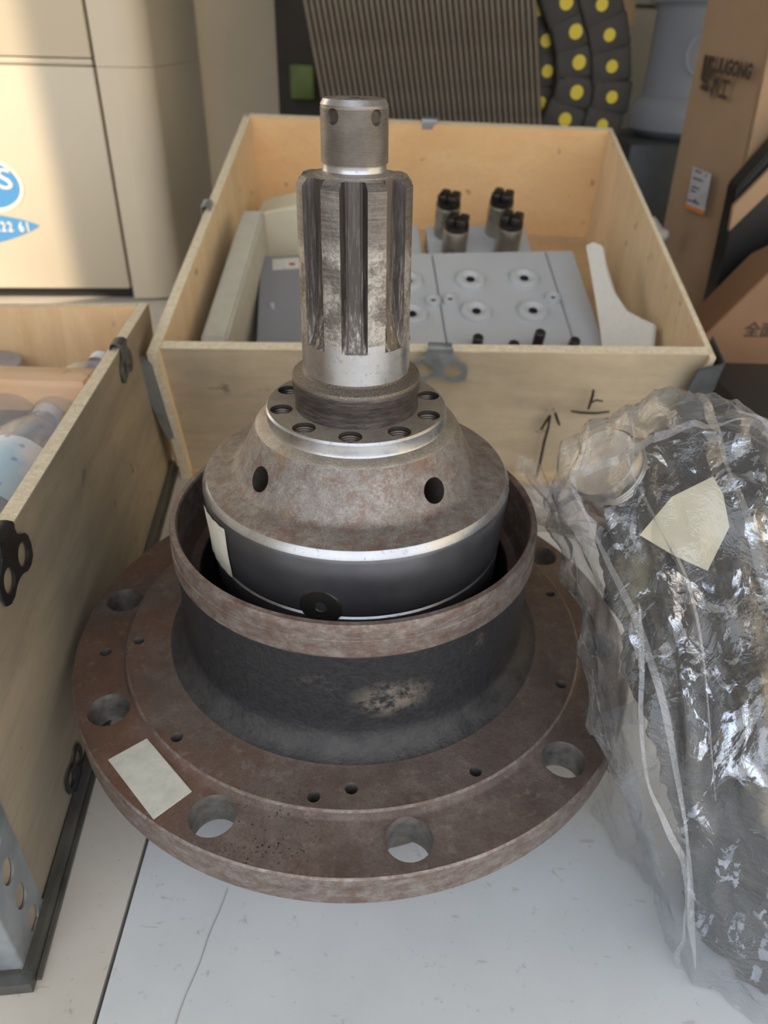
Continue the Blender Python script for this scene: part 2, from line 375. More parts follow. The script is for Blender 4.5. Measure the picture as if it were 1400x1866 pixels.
ribbon('scratch', [s2a.lerp(s2b, t/10)+Vector((.0006*sin(t*1.3), 0, .0003)) for t in range(11)], .0007, Vector((0, 0, 1)), plain('scratch_line', srgb(176, 174, 168), .6, bump=0), fl, .0002, False)
# ------------------------------------------------------------------ main subject: wheel hub assembly
HB = thing('wheel_hub', (0, 0, 0), 'large rusty steel wheel hub with a splined shaft standing upright on the white floor', 'machine part')
def Z(prof): return [(p[0], p[1]+Z0)+tuple(p[2:]) for p in prof]
flange = lath('mounting_flange', Z([(.1000, -.2587, 0), (.150, -.2587, 0), (.1520, -.2560, 0), (.1520, -.1750, 0), (.1600, -.1596, 0), (.2472, -.1596, 0), (.2484, -.1584, 2), (.2484, -.1320, 2), (.2470, -.1306, 0), (.2078, -.1306, 0),
   (.2062, -.1298, 0), (.2040, -.1246, 2), (.2022, -.1234, 0), (.1690, -.1230, 0), (.1658, -.1228, 1), (.1640, -.1222, 1), (.1600, -.1200, 1), (.1560, -.1160, 1), (.1528, -.1105, 1), (.1506, -.1040, 1), (.1498, -.0970, 1), (.1496, -.0930, 1), (.1494, -.060, 1), (.1494, -.035, 1), (.1496, -.0300, 2), (.1518, -.0270, 2), (.1516, -.0130, 2), (.1510, -.0125, 2), (.1512, -.0030, 2), (.1500, .0004, 2),
   (.1462, .0004, 2), (.1450, -.0015, 2), (.1446, -.040, 0), (.1400, -.048, 0), (.1330, -.050, 0), (.1320, -.052, 1), (.1320, -.152, 1), (.1000, -.156, 1)]), [RUST, DRUM, BAND], HB, 200, True)
bm = bmesh.new()
for k in range(10):
    a = radians(30.3+36*k); cyl_between(bm, (.2235*cos(a), .2235*sin(a), Z0-.20), (.2235*cos(a), .2235*sin(a), Z0-.09), .0167, 40)
for k in range(10):
    a = radians(-167.9+36*k); cyl_between(bm, (.1935*cos(a), .1935*sin(a), Z0-.150), (.1935*cos(a), .1935*sin(a), Z0-.09), .0047, 20)
for a, r in ((-88, .1850),): cyl_between(bm, (r*cos(radians(a)), r*sin(radians(a)), Z0-.148), (r*cos(radians(a)), r*sin(radians(a)), Z0-.09), .0050, 20)
for a, r in ((-167.5, .2225), (12.7, .2228)): cyl_between(bm, (r*cos(radians(a)), r*sin(radians(a)), Z0-.152), (r*cos(radians(a)), r*sin(radians(a)), Z0-.09), .0050, 20)
flange.data.materials.append(BORE); cut(flange, bm, 3)
# small screw hole countersinks
def shear(v): return Vector((v.x + .0014-(v.z-Z0-.03)*.0088, v.y, v.z))
carrier = lath('planet_carrier', Z([(0, .0930, 3), (.0678, .0930, 1), (.0690, .0914, 1), (.0692, .0838, 1), (.0700, .0822, 3), (.0755, .0800, 3), (.0780, .0780, 0), (.0797, .0755, 0), (.0805, .0740, 0), (.0925, .0490, 0), (.0940, .0462, 0), (.0962, .0436, 0), (.0990, .0424, 0), (.1010, .0420, 0), (.1190, .0388, 0), (.1192, .0386, 1),
   (.1226, .0332, 2), (.1230, .0300, 2), (.1212, .0000, 2), (.1202, -.0170, 1), (.1194, -.0178, 4), (.1186, -.0186, 4), (.1186, -.0198, 1), (.1198, -.0212, 2), (.1190, -.045, 2), (.1150, -.060, 2), (.1150, -.150, 2), (0, -.150, 2)]), [CONE, MACH, BLUED, FACE, BLK], HB, 200, xf=shear)
bm = bmesh.new()
for k in range(10):
    a = radians(268.3+36*k); x, y = .0580*cos(a)+.001, .0580*sin(a); cyl_between(bm, (x, y, Z0+.068), (x, y, Z0+.11), .0085, 28)
for a in (-139.7, -48.5, 41, 131):
    a = radians(a); nrm = Vector((cos(a)*.86, sin(a)*.86, .50)); p = Vector((.0895*cos(a)+.0012, .0895*sin(a), Z0+.0565)); cyl_between(bm, p-nrm*.035, p+nrm*.03, .0096, 32)
carrier.data.materials.append(BORE2); cut(carrier, bm, 5)
# sockets seen inside the carrier holes: threaded sleeves
THR = m_machined('thread_hole_steel', srgb(110, 102, 94), .35, False)
for k in range(10):
    a = radians(268.3+36*k); p = []; z = Z0+.0905; i = 0
    while z > Z0+.070: p.append((.0084 if i % 2 else .0078, z)); z -= .0009; i += 1
    o = lath('thread', [(r, z) for r, z in p], THR, HB, 28, smooth=20); o.data.transform(Matrix.Translation((.0580*cos(a)+.001, .0580*sin(a), 0)))
# locking pin disc in the groove
a = radians(-99.8); nrm = Vector((cos(a), sin(a), 0)); pc = nrm*.1190+Vector((.0018, 0, Z0-.0108))
V, F, I = lathe([(0, .0000, 0), (.0030, .0, 0), (.0045, .0022, 0), (.0142, .0024, 0), (.0154, .0015, 0), (.0154, -.006, 0), (0, -.006, 0)], 48)
pin = mesh('locking_pin', V, F, [plain('phosphated_steel', srgb(66, 64, 62), .38, .6)], HB, None, None)
pin.data.transform(frame(pc, (-sin(a), cos(a), 0), (0, 0, 1))); recalc(pin.data); finish(pin.data, 30); tag(pin, 'round dimpled locking disc')
# white tape on the carrier wall
V, F = [], []
N = 14
for j in range(7):
    t = j/6; z = Z0+.0285-.0455*t
    for i in range(N+1):
        a = radians(-160+(22.0)*i/N); r = .1229-.0022*(max(0, .03-(z-Z0))/.047)+.0009+.0003*sin(i*1.7+j); zz = z+(.004*(i/N)-.004)*(1 if j == 0 else .3)
        V.append((r*cos(a)+.0014, r*sin(a), zz))
for j in range(6):
    for i in range(N):
        q = j*(N+1)+i; F.append((q, q+1, q+N+2, q+N+1))
mesh('tape', V, F, plain('white_tape', srgb(226, 222, 206), .5), HB); 
# collar
lath('collar', Z([(.0385, .1226), (.0392, .1213), (.0405, .1204), (.0462, .1186), (.0473, .1180), (.0478, .1168), (.0478, .1085), (.0470, .1070), (.0468, .0960), (.0472, .0935), (.0472, .091)]), COLL, HB, 140, xf=shear)
# splined shaft
def spline():
    zs = [.2530, .2507, .2484, .235, .220, .205, .19, .178, .174, .170, .166, .163, .160, .157, .154, .151, .149, .147, .1455, .144, .134, .1226]
    ths = []
    for k in range(8):
        c0 = -111+45*k
        for t in (-9.5, -5, 0, 5, 9.5): ths.append((c0+t, 'T'))
        for t, d in ((10.0, .35), (11.6, 1.0), (12.4, 1.12), (14.4, 1.14), (15.2, .97), (19, .97), (22.5, .97), (26, .97), (29.8, .97), (30.6, 1.14), (32.6, 1.12), (33.4, 1.0), (35.0, .35)): ths.append((c0+t, d))
    V, F, I = [], [], []; n = len(ths)
    for z in zs:
        ro = .0386+(.2484-z)*.008
        if z > .2484: lim = .0348+(.2530-z)/.0046*.0038
        else: lim = 1
        dep = .0072
        if z < .174: t = max(0, (z-.1455)/.0285); dep *= t**.62
        for t, d in ths:
            r = ro if d == 'T' else ro-dep*d
            r = min(r, lim); V.append(shear(Vector((r*cos(radians(t)), r*sin(radians(t)), z+Z0))))
    for j in range(len(zs)-1):
        for i in range(n):
            i2 = (i+1) % n; F.append((j*n+i, j*n+i2, (j+1)*n+i2, (j+1)*n+i))
            tooth = ths[i][1] == 'T' and ths[i2][1] == 'T'
            if zs[j] <= .1456: I.append(2)
            elif tooth: I.append(0 if zs[j] > .152 else 2) if zs[j] <= .2484 else I.append(0)
            else: I.append(1)
    b = len(V); m_ = len(zs)
    for i in range(n):
        t = ths[i][0]; V.append(shear(Vector((.0240*cos(radians(t)), .0240*sin(radians(t)), .2536+Z0))))
    for i in range(n):
        i2 = (i+1) % n; F.append((b+i, b+i2, i2, i)); I.append(3)
    F.append(tuple(b+i for i in range(n-1, -1, -1))); I.append(3)
    o = mesh('splined_shaft', V, F, [STOP, SGRV, MACH, FACE], HB, I, None); recalc(o.data); finish(o.data, 25); return o
spline()
# threaded end
p = [(0, .2961, 1), (.0185, .2961, 1), (.0194, .2957, 2), (.0212, .2926, 0)]; z = .2912; i = 0
while z > .2598: p.append((.0216 if i % 2 else .0207, z, 0)); z -= .00058; i += 1
p += [(.0205, .2592, 2), (.0204, .2572, 2), (.0210, .2556, 2), (.0226, .2545, 3), (.0262, .2538, 3), (.0262, .2520, 3), (0, .2520, 3)]
th_ = lath('threaded_end', Z(p), [THREAD, CONE, MACH, FACE], HB, 128, smooth=50, xf=shear)
bm = bmesh.new()
for a in (-125.9, -47.6, 54, 132):
    a = radians(a); d = Vector((cos(a), sin(a), 0)); pp = Vector((-.0008, 0, Z0+.2868)); cyl_between(bm, pp+d*.006, pp+d*.03, .0031, 24)
    cyl_between(bm, pp+d*.0196, pp+d*.0236, .0033, 24, .0064)
cyl_between(bm, (-.0010, .0, Z0+.288), (-.0010, 0, Z0+.30), .0036, 20)
th_.data.materials.append(BORE2); cut(th_, bm, 4)
# sticker on flange
zf = Z0-.1306
q = [at_z(*k, zf) for k in ((268, 1346), (350, 1443), (280, 1494), (197, 1385))]
prism('sticker', [v+Vector((0, 0, .0001)) for v in q], (0, 0, .0005), PAPER, HB, .0002)['label'] = 'blank white sticker with dirty specks'
# ring-bore shadow ledge inside the drum is part of the flange casting

# ------------------------------------------------------------------ clips
def arc(cx, cy, r, a0, a1, n=8): return [(cx+r*cos(radians(a0+(a1-a0)*i/n)), cy+r*sin(radians(a0+(a1-a0)*i/n))) for i in range(n+1)]
def clip(parent, M4, s=1.0, mat=None, name='clip'):
    """steel butterfly clip: plate with two round holes and a tongue bent over the board edge (local y up, z out of the board)"""
    w = .0235*s; mat = mat or GALV
    out = [(-.0115*s, .002), (-.0125*s, -.004*s)]+[(-.017*s, -.008*s), (-.0225*s, -.0105*s), (-.0255*s, -.0145*s), (-.0265*s, -.021*s), (-.0245*s, -.0285*s), (-.019*s, -.0315*s), (-.012*s, -.0315*s), (-.006*s, -.0285*s)]
    out += [(0, -.0275*s)]+[(-x, y) for x, y in reversed(out)]
    h1 = arc(-.0125*s, -.0195*s, .0078*s, 0, 345, 23); h2 = arc(.0125*s, -.0195*s, .0078*s, 0, 345, 23)
    o = curve_plate(name, [out, h1, h2], .0012, mat, parent, M4=M4 @ Matrix.Translation((0, 0, .0018)))
    V, F = [], []; prof = [(.0018, .000), (.0026, .0035), (.0022, .0065), (-.001, .0088), (-.006, .0090), (-.0105, .0078), (-.0122, .003), (-.0120, -.010)]
    for i, (zz, yy) in enumerate(prof):
        ww = .0115*s*(1 if i < 3 else .9)
        V += [M4 @ Vector((-ww, yy, zz+.0006)), M4 @ Vector((ww, yy, zz+.0006)), M4 @ Vector((ww, yy-.001, zz-.0006)), M4 @ Vector((-ww, yy-.001, zz-.0006))]
    for i in range(len(prof)-1):
        a, b = 4*i, 4*i+4
        for k in range(4): F.append((a+k, a+(k+1) % 4, b+(k+1) % 4, b+k))
    F += [(0, 1, 2, 3), (len(V)-1, len(V)-2, len(V)-3, len(V)-4)]
    t = mesh('tongue', V, F, mat, None, smooth=40); recalc(t.data); finish(t.data, 40)
    t.parent = o if parent else None
    return o

# ------------------------------------------------------------------ big crate behind the hub (tilted up at the back)
CM = Matrix(((0.9999131068851057, 0.009128378580886543, -0.009510593244336098), (-0.011303176666235593, 0.9649430190302873, -0.26221595722222246), (0.006783574030484732, 0.26230067237656585, 0.9649623518014443)))
KC = 1.196          # crate is 0.77 m wide
CO = Vector((-.3001, .4108, .2310))

def cl(u, v, h): return CO+CM @ Vector((u, v, -h))*KC
CU, CV, CN = CM @ Vector((1, 0, 0)), CM @ Vector((0, 1, 0)), CM @ Vector((0, 0, 1))
BC = thing('plywood_crate', cl(.32, .34, .2), 'open pale plywood crate behind the hub, with black marker arrow, holding a grey valve block', 'crate')
BC.rotation_euler = (0, 0, 0)
def top_at(px, py): return at_plane(px, py, CO, CN)
def wall(name, a0, a1, out, hgt, t, mat, parent, dn):
    """board hanging down from the top outer edge a0-a1, its thickness going inwards; edge faces are another material"""
    a0, a1 = Vector(a0), Vector(a1); inn = -out*t; V = [a0, a1, a1+inn, a0+inn]; V += [v+dn*hgt for v in V]
    F = [(0, 1, 2, 3), (7, 6, 5, 4), (0, 4, 5, 1), (1, 5, 6, 2), (2, 6, 7, 3), (3, 7, 4, 0)]
    bm = bmesh.new(); vv = [bm.verts.new(v) for v in V]
    for i, f in enumerate(F):
        ff = bm.faces.new([vv[k] for k in f]); ff.material_index = (1, 1, 0, 1, 2, 1)[i]
    bmesh.ops.bevel(bm, geom=list(bm.edges), offset=.0006, segments=1, affect='EDGES')
    return bobj(name, bm, mat, parent, 0)
kFL, kFR, kBR, kBL = top_at(266, 644), top_at(1306, 652), top_at(1116, 233), top_at(446, 206)
T_ = .0175; HH = .2400
PLYF = m_ply('plywood_front', srgb(184, 168, 142), srgb(208, 190, 162), dirt=.6, grain=(1.2, 1.2, 6))
PLYS = m_ply('plywood_side_inner', srgb(226, 202, 166), srgb(238, 216, 182), dirt=.25, grain=(1.2, 6, 1.2))
PLYB = m_ply('plywood_back_inner', srgb(238, 196, 144), srgb(246, 210, 160), dirt=.15, grain=(1.2, 1.2, 3))
fa, fb = top_at(291, 635), top_at(1303, 646)
wall('front_board', fa, fb, -CV, HH, T_, [PLYF, EDGE, PLYI], BC, -CN)
wall('left_board', kFL, kBL, -CU, HH, T_*.9, [PLYO, EDGE, PLYS], BC, -CN)
wall('right_board', kFR, kBR, CU, HH, T_*.5, [PLYO, EDGE, PLYS], BC, -CN)
wall('back_board', kBL, kBR, CV, HH, T_, [PLYO, EDGE, PLYB], BC, -CN)
prism('bottom_board', [cl(.0, .0, HH/KC-.01), cl(.64, 0, HH/KC-.01), cl(.645, .69, HH/KC-.01), cl(0, .69, HH/KC-.01)], -CN*.012, PLYO, BC)
# marker drawings on the front board: the character for "up", an arrow and a tick
def fr(px, py): return at_plane(px, py, fa, CV)
def draw(name, pts, w=.0042):
    P = [fr(*k) for k in pts]
    return ribbon(name, P, w, -CV, INK, BC)
draw('marker_stroke', [(1082, 710), (1080, 722), (1076, 735), (1072, 746)]); draw('marker_stroke', [(1079, 733), (1087, 729), (1099, 731)], .003)
draw('marker_stroke', [(1041, 749), (1060, 752), (1085, 753), (1111, 750)])
draw('marker_stroke', [(1003, 757), (999, 780), (992, 805), (985, 840), (977, 870), (974, 884)]); draw('marker_stroke', [(1003, 756), (996, 767), (986, 783)])
draw('marker_stroke', [(1012, 752), (1015, 762), (1020, 775)])
# galvanised corner profiles
def corner_profile(pts, name='corner_profile', mat=GALV, t=.0015): return prism(name, pts, t, mat, BC)
prism('corner_profile', [fr(1271, 672), fr(1320, 661), fr(1232, 850), fr(1180, 850)], -CV*.003, GALVD, BC, .0006)
a_ = fr(1320, 661)
prism('corner_profile', [a_, a_-CN*.19, a_-CN*.19+CV*.06, a_+CV*.06], CU*.002, GALVD, BC)
cp = [at_plane(k[0], k[1], fa-CV*.012, CV) for k in ((240, 648), (262, 650), (277, 664), (318, 800), (306, 800), (285, 760))]
prism('corner_profile', cp, CV*.002, GALV, BC)
prism('corner_strip', [fr(268, 646), fr(290, 642), fr(336, 840), fr(318, 840)], CV*.004, PLYO, BC)
# clips
cp_ = fr(802, 641)
clip(BC, frame(cp_, CU, CN), 1.52)
cb = top_at(783, 220); clip(BC, frame(cb-CV*.004, -CU, CN), 1.45)
cb = top_at(374, 378); clip(BC, frame(cb-CU*.001, -CV, CN), 1.25)
# props that carry the raised back end
for sx_k in (-.16, .34): boxo('skid', (sx_k, cl(.3, .62, .2).y, .075), (.08, .10, .15), PLYO, BC)

# foam sheets and wrap in the crate
fs = tag(prism('foam_plank', [cl(.035, .09, .045), cl(.040, .40, .030), cl(.040, .40, .185), cl(.030, .09, .185)], CU*.04, plain('dusty_white_foam', srgb(196, 194, 182), .85, var=.07, scale=40, bump=.5), None, .004), 'long pale foam plank leaning along the left wall inside the crate', 'packing foam')
fr_pts = [(1072, 452), (1085, 445), (1102, 452), (1108, 490), (1120, 535), (1145, 572), (1198, 595), (1192, 665), (1106, 665), (1092, 560)]
Po = cl(.600, .20, .075); Nn = (CU*.62+CV*.28-CN*.60).normalized()
tag(prism('foam_sheet', [at_plane(k[0], k[1], Po, Nn) for k in fr_pts], -Nn*.010, FOAM, None, .002), 'white foam sheet with a curved edge leaning on the right wall inside the crate', 'packing foam')
tag(prism('foam_block', [at_plane(k[0], k[1], cl(.1, .5, .05), (CV-CN*.1).normalized()) for k in ((466, 400), (480, 388), (560, 372), (600, 376), (600, 520), (462, 520))], CV*.07, plain('cream_foam', srgb(222, 218, 196), .85, var=.03), None, .006), 'cream foam pad standing behind the grey plate in the crate', 'packing foam')

# ------------------------------------------------------------------ valve block
d1 = ray(543, -1020)
VB = thing('valve_block', cl(.33, .31, .15), 'grey painted hydraulic valve block with round flanged ports lying in the crate', 'valve block')
TR = cl(.5532, .4135, .0911); ph = radians(1.5)
bs = d1.cross(Vector((0, 0, 1))).normalized(); up_ = bs.cross(d1); d2 = bs*cos(ph)+up_*sin(ph); VN = d2.cross(d1).normalized()
def vb(px, py): return at_plane(px, py, TR, VN)
def slab(name, pix, t, mat, lift=0.0, bev=.0015): return prism(name, [vb(*k)+VN*lift for k in pix], -VN*t, mat, VB, bev)
slab('body_panel', [(475, 467), (546, 464), (560, 640), (467, 640)], .05, plain('grey_cover_paint', srgb(142, 144, 150), .4, var=.03, scale=14, bump=.03))
slab('body_panel', [(547, 464), (786, 461), (816, 640), (561, 640)], .05, GREYP)
slab('body_panel', [(788, 461), (993, 457), (1051, 640), (818, 640)], .05, GREYP)
slab('body_panel', [(995, 457), (1043.5, 456.5), (1106, 640), (1053, 640)], .05, GREYP)
slab('cover_plate', [(497, 473), (556, 469), (556, 489), (497, 492)], .0006, PAPER, .0008, 0)['label'] = 'white nameplate with small red mark'
slab('red_mark', [(527, 480), (538, 480), (538, 484), (527, 484)], .0004, plain('red_ink', srgb(190, 60, 60), .5), .0012, 0)
def port(px, py, r, name='port_flange'):
    V, F, I = lathe([(0, .0006, 1), (r*.27, .0008, 1), (r*.30, .0040, 0), (r*.52, .0070, 0), (r*.62, .0095, 0), (r*.90, .0085, 0), (r, .005, 0), (r*1.02, -.001, 0), (0, -.012, 0)], 40)
    o = mesh(name, V, F, [GREYP, BLK], VB, I, None); o.data.transform(frame(vb(px, py), d2, d1)); recalc(o.data); finish(o.data, 40); return o
for k in ((743, 514), (751, 575), (857, 512), (868, 570), (955, 510), (971, 569)): port(k[0], k[1], .0269)
for k in ((789, 551), (820, 549), (1007, 546)): port(k[0], k[1], .0138)
def dark_dot(k): return port(k[0], k[1], .004, 'plug')
dark_dot((497, 561))
for k, h in (((868, 636), .026), ((934, 640), .017), ((976, 640), .041), ((1042, 640), .024)):
    bm = bmesh.new(); q = vb(*k); cyl_between(bm, q-VN*.002, q+VN*h, .009, 20); cyl_between(bm, q+VN*h, q+VN*(h+.002), .009, 20, .0072); bobj('stud', bm, BLK, VB)
# lower step block with solenoids
bp0 = vb(780, 452)-VN*.042
def vl(px, py): return at_plane(px, py, bp0, VN)
prism('solenoid_block', [vl(776, 412), vl(955, 408), vl(972, 470), vl(784, 474)], -VN*.05, GREYP, VB, .002)
prism('solenoid_block', [vl(700, 412), vl(762, 410), vl(770, 474), vl(700, 474)], -VN*.05, GREYP, VB, .002)
SAX = (VN*.92+CN*.35).normalized()
for k, nm in (((812, 428), 0), ((905, 425), 0), ((826, 470), 0), ((921, 466), 0)):
    base = vl(*k); r = .0240; s_ = bmesh.new(); L_ = .062
    cyl_between(s_, base-SAX*.01, base+SAX*L_, r, 36); cyl_between(s_, base+SAX*L_, base+SAX*(L_+.004), r, 36, r*.93)
    so = bobj('solenoid', s_, SILV, VB)
    s_ = bmesh.new(); cyl_between(s_, base-SAX*.006, base+SAX*.002, r*1.45, 6); bobj('solenoid_nut', s_, GREYP, VB)
    s_ = bmesh.new(); tpc = base+SAX*(L_+.004); cyl_between(s_, tpc, tpc+SAX*.010, r*.98, 32, r*.92)
    R3 = frame((0, 0, 0), (CU*.9-CV*.35), CV).to_3x3()
    for sx in (-1, 1):
        vv_ = box(s_, (0, 0, 0), (r*.78, r*1.5, .016), R3, .005, 3); bmesh.ops.translate(s_, vec=tpc+SAX*.015+(CU*.9-CV*.35).normalized()*sx*r*.42, verts=vv_)
    bobj('connector_cap', s_, plain('black_connector', srgb(34, 30, 30), .35), so)

# ------------------------------------------------------------------ left crate
LA, LB = at_z(64, 1777, .0), at_z(120, 1575, .0)
ld = (LB-LA); ld.z = 0; ld.normalize(); ln = Vector((ld.y, -ld.x, 0))        # along the wall to the back / outwards to the right
LC = thing('plywood_crate', (LA.x-.2, .2, 0), 'open plywood crate at the left edge, holding wrapped water bottles', 'crate')
L0 = LA - ln*.006
tp = [at_plane(k[0], k[1], L0, ln) for k in ((22, 958), (271, 552))]
zt0, zt1 = tp[0].z, tp[1].z; LEN = (tp[1]-L0).dot(ld)
def lz(s): return zt0+(zt1-zt0)*((s-(tp[0]-L0).dot(ld))/((tp[1]-tp[0]).dot(ld)))
P0, P1 = L0.copy(), L0+ld*LEN
tb = .0148
def lboard(name, a, b, za, zb_, out, mats, t=tb, z0=.012):
    a, b = Vector(a), Vector(b); i_ = -out*t
    V = [Vector((a.x, a.y, za)), Vector((b.x, b.y, zb_)), Vector((b.x, b.y, zb_))+i_, Vector((a.x, a.y, za))+i_]; V += [Vector((v.x, v.y, z0)) for v in V]
    bm = bmesh.new(); vv = [bm.verts.new(v) for v in V]
    for i, f in enumerate([(0, 1, 2, 3), (7, 6, 5, 4), (0, 4, 5, 1), (1, 5, 6, 2), (2, 6, 7, 3), (3, 7, 4, 0)]):
        ff = bm.faces.new([vv[k] for k in f]); ff.material_index = (1, 1, 0, 1, 2, 1)[i]
    bmesh.ops.bevel(bm, geom=list(bm.edges), offset=.0006, segments=1, affect='EDGES'); return bobj(name, bm, mats, LC, 0)
lboard('right_board', P0, P1, lz(0), lz(LEN), ln, [PLYL, EDGE, PLYI])
WL = .62
lboard('back_board', P1-ln*tb, P1-ln*WL, lz(LEN), lz(LEN)+.004, ld, [PLYO, EDGE, PLYI])
lboard('front_board', P0-ln*tb, P0-ln*WL, lz(0), lz(0), -ld, [PLYO, EDGE, PLYI])
lboard('left_board', P0-ln*(WL-tb), P1-ln*(WL-tb), lz(0), lz(LEN), -ln, [PLYO, EDGE, PLYI])
prism('bottom_board', [P0+Vector((0, 0, .004)), P1+Vector((0, 0, .004)), P1-ln*WL+Vector((0, 0, .004)), P0-ln*WL+Vector((0, 0, .004))], (0, 0, .010), PLYO, LC)
# steel base channel with turned-up lip
def strip(name, s0, s1, prof, mat, par):
    V, F = [], []
    for s in (s0, s1):
        for (o_, z_) in prof: V.append(L0+ld*s+ln*o_+Vector((0, 0, z_)))
    n = len(prof)
    for i in range(n): F.append((i, (i+1) % n, n+(i+1) % n, n+i))
    F += [tuple(range(n-1, -1, -1)), tuple(range(n, 2*n))]
    o = mesh(name, V, F, mat, par, smooth=0); recalc(o.data); return o
STL = m_galv('grey_steel_channel', (118, 118, 114), .45)
strip('base_channel', -.004, LEN-.02, [(.0005, .014), (.0015, .016), (.0070, .014), (.0085, .012), (.0085, .0005), (.0005, .0005)], STL, LC)
strip('base_channel', -.004, LEN-.02, [(.0090, .0050), (.0120, .0040), (.0120, .0005), (.0090, .0005)], STL, LC)
prism('base_channel', [P0-ln*WL-ld*.012+Vector((0, 0, .0005)), P0+ln*.0085-ld*.012+Vector((0, 0, .0005)), P0+ln*.0085-ld*.0005+Vector((0, 0, .0005)), P0-ln*WL-ld*.0005+Vector((0, 0, .0005))], (0, 0, .012), STL, LC)
# corner profile with oval holes, on the right board and wrapping the front corner
hole = lambda cx, cy: arc(cx, cy, 1.0, 0, 345, 23)
sA = at_plane(77, 1650, L0, ln); wS = (sA-L0).dot(ld)
out = [(0, .016), (wS, .016), (wS, lz(0)-.03), (0, lz(0)-.03)]
holes = []
for k in ((14, 1588), (38, 1632), (61, 1672)):
    c_ = at_plane(k[0], k[1], L0+ln*.002, ln); cs, cz = (c_-L0).dot(ld), c_.z
    holes.append([(cs+.0085*cos(radians(t)), cz+.0110*sin(radians(t))) for t in range(0, 360, 18)])
dz = holes[1][0][1]-holes[0][0][1]
for q in range(1, 7): holes.append([(x, y-dz*q) for x, y in holes[0] if True])
holes = [h for h in holes if max(y for x, y in h) < lz(0)-.035]
curve_plate('corner_profile', [out]+holes, .0016, GALV, LC, M4=frame(L0+ln*.0014, ld, (0, 0, 1)))
V, F = [], []
for i in range(9):
    a = radians(90*i/8); off = ln*(.0022*cos(a)) - ld*(.0022*sin(a)) 
    V += [L0+off+Vector((0, 0, .014)), L0+off+Vector((0, 0, lz(0)-.03))]
for i in range(8): F.append((2*i, 2*i+1, 2*i+3, 2*i+2))
mesh('corner_bend', V, F, GALV, LC)
curve_plate('corner_profile', [[(0, .016), (.06, .016), (.06, lz(0)-.03), (0, lz(0)-.03)]], .0016, GALV, LC, M4=frame(L0-ld*.0014, -ln, (0, 0, 1)))
# clips of the left crate
def lclip(px, py, s, mat=BLK, dz=0.0):
    c_ = at_plane(px, py, L0, ln); ss = (c_-L0).dot(ld); o_ = L0+ld*ss; o_ = Vector((o_.x, o_.y, lz(ss)+dz)); return clip(LC, frame(o_+ln*.001, ld, (0, 0, 1)), s, mat)
DKG = m_galv('black_oxide_steel', (70, 72, 76), .35)
lclip(6, 985, 1.27, DKG); lclip(222, 636, 1.18, GALVD)
# clip at the foot of the right board
c_ = at_plane(146, 1450, L0, ln); o_ = Vector((c_.x, c_.y, .016)); clip(LC, frame(o_+ln*.001, ld, (0, 0, -1)) @ Matrix.Rotation(pi, 4, 'Y') @ Matrix.Translation((0, 0, .0)), .9, DKG)
# timber batten across the crate
BT0 = at_z(-60, 700, zt1-.06); BT1 = at_plane(168, 695, L0-ln*tb, ln)
yb_, zb_ = BT1.y, BT1.z
bt = tag(boxo('timber_batten', (BT1.x-.245, yb_+.019, zb_-.019), (.47, .040, .038), m_ply('pine', srgb(214, 176, 140), srgb(228, 196, 162), dirt=.1, grain=(1, 9, 9)), None, None, .002), 'planed pine batten lying across inside the left crate behind the bottles', 'timber')
# wrapped water bottles
LBL = M('printed_bottle_label')
va = LBL.node('TexVoronoi', Scale=60.0); LBL.t.links.new(LBL.coord((1, 1, .7)), va.inputs['Vector'])
w_ = LBL.noise(16, 3, .6, lo=.45, hi=.6); ln_ = LBL.node('TexWave', Scale=70.0, Distortion=2.0); LBL.t.links.new(LBL.coord(rot=(.2, .1, 0)), ln_.inputs['Vector'])
LBL.set(Base_Color=LBL.mix(LBL.math('MULTIPLY', LBL.mapr(va.outputs['Distance'], .22, .14), .5), LBL.mix(w_, srgb(228, 232, 240), srgb(186, 214, 234)), srgb(100, 120, 170)), Roughness=.35)
PET = m_film('clear_bottle_plastic', .16, (.93, .96, 1, 1), .08, .8); FILM = m_film('shrink_film', .16, rough=.12, spec=.9)
def bottle(base, axis, L_, r, label, sleeve=True, col_cap=(235, 240, 250)):
    t = thing('water_bottle', base, label, 'bottle'); 
    prof = [(0, 0), (r*.8, .001), (r, .010)]
    for i in range(12): prof.append((r*(1-.035*(i % 2)), L_*(.10+.045*i)))
    prof += [(r, L_*.66), (r*.95, L_*.72), (r*.72, L_*.82), (r*.42, L_*.90), (r*.38, L_*.94)]
    M4 = frame((0, 0, 0), axis.orthogonal(), axis.cross(axis.orthogonal()))
    o = lath('bottle_body', prof, PET, t, 40, smooth=40); o.data.transform(M4)
    if sleeve: o = lath('label_sleeve', [(r*1.015, L_*.20), (r*1.015, L_*.58)], LBL.m, t, 40); sleeve and o.data.transform(M4)
    o = lath('cap', [(r*.45, L_*.93), (r*.45, L_), (r*.40, L_*1.01), (0, L_*1.01)], plain('bottle_cap_white', srgb(*col_cap), .4), t, 24); o.data.transform(M4)
    return t
bx = (L0-ln*.088)
def b2(pa, za, pb, zb, r, L_, label, sleeve=False):
    a, b = at_z(*pa, za), at_z(*pb, zb); return bottle(a, (b-a).normalized(), L_ or (b-a).length, r, label, sleeve)
b2((-70, 1010), .200, (62, 800), .215, .036, .24, 'clear water bottle with pale blue printed label nearest the front in the left crate', True)
b2((-120, 900), .195, (-10, 800), .205, .036, .22, 'clear water bottle at the left frame edge in the left crate')
b2((62, 842), .195, (133, 738), .215, .034, .20, 'clear water bottle lying beyond the labelled one in the left crate')
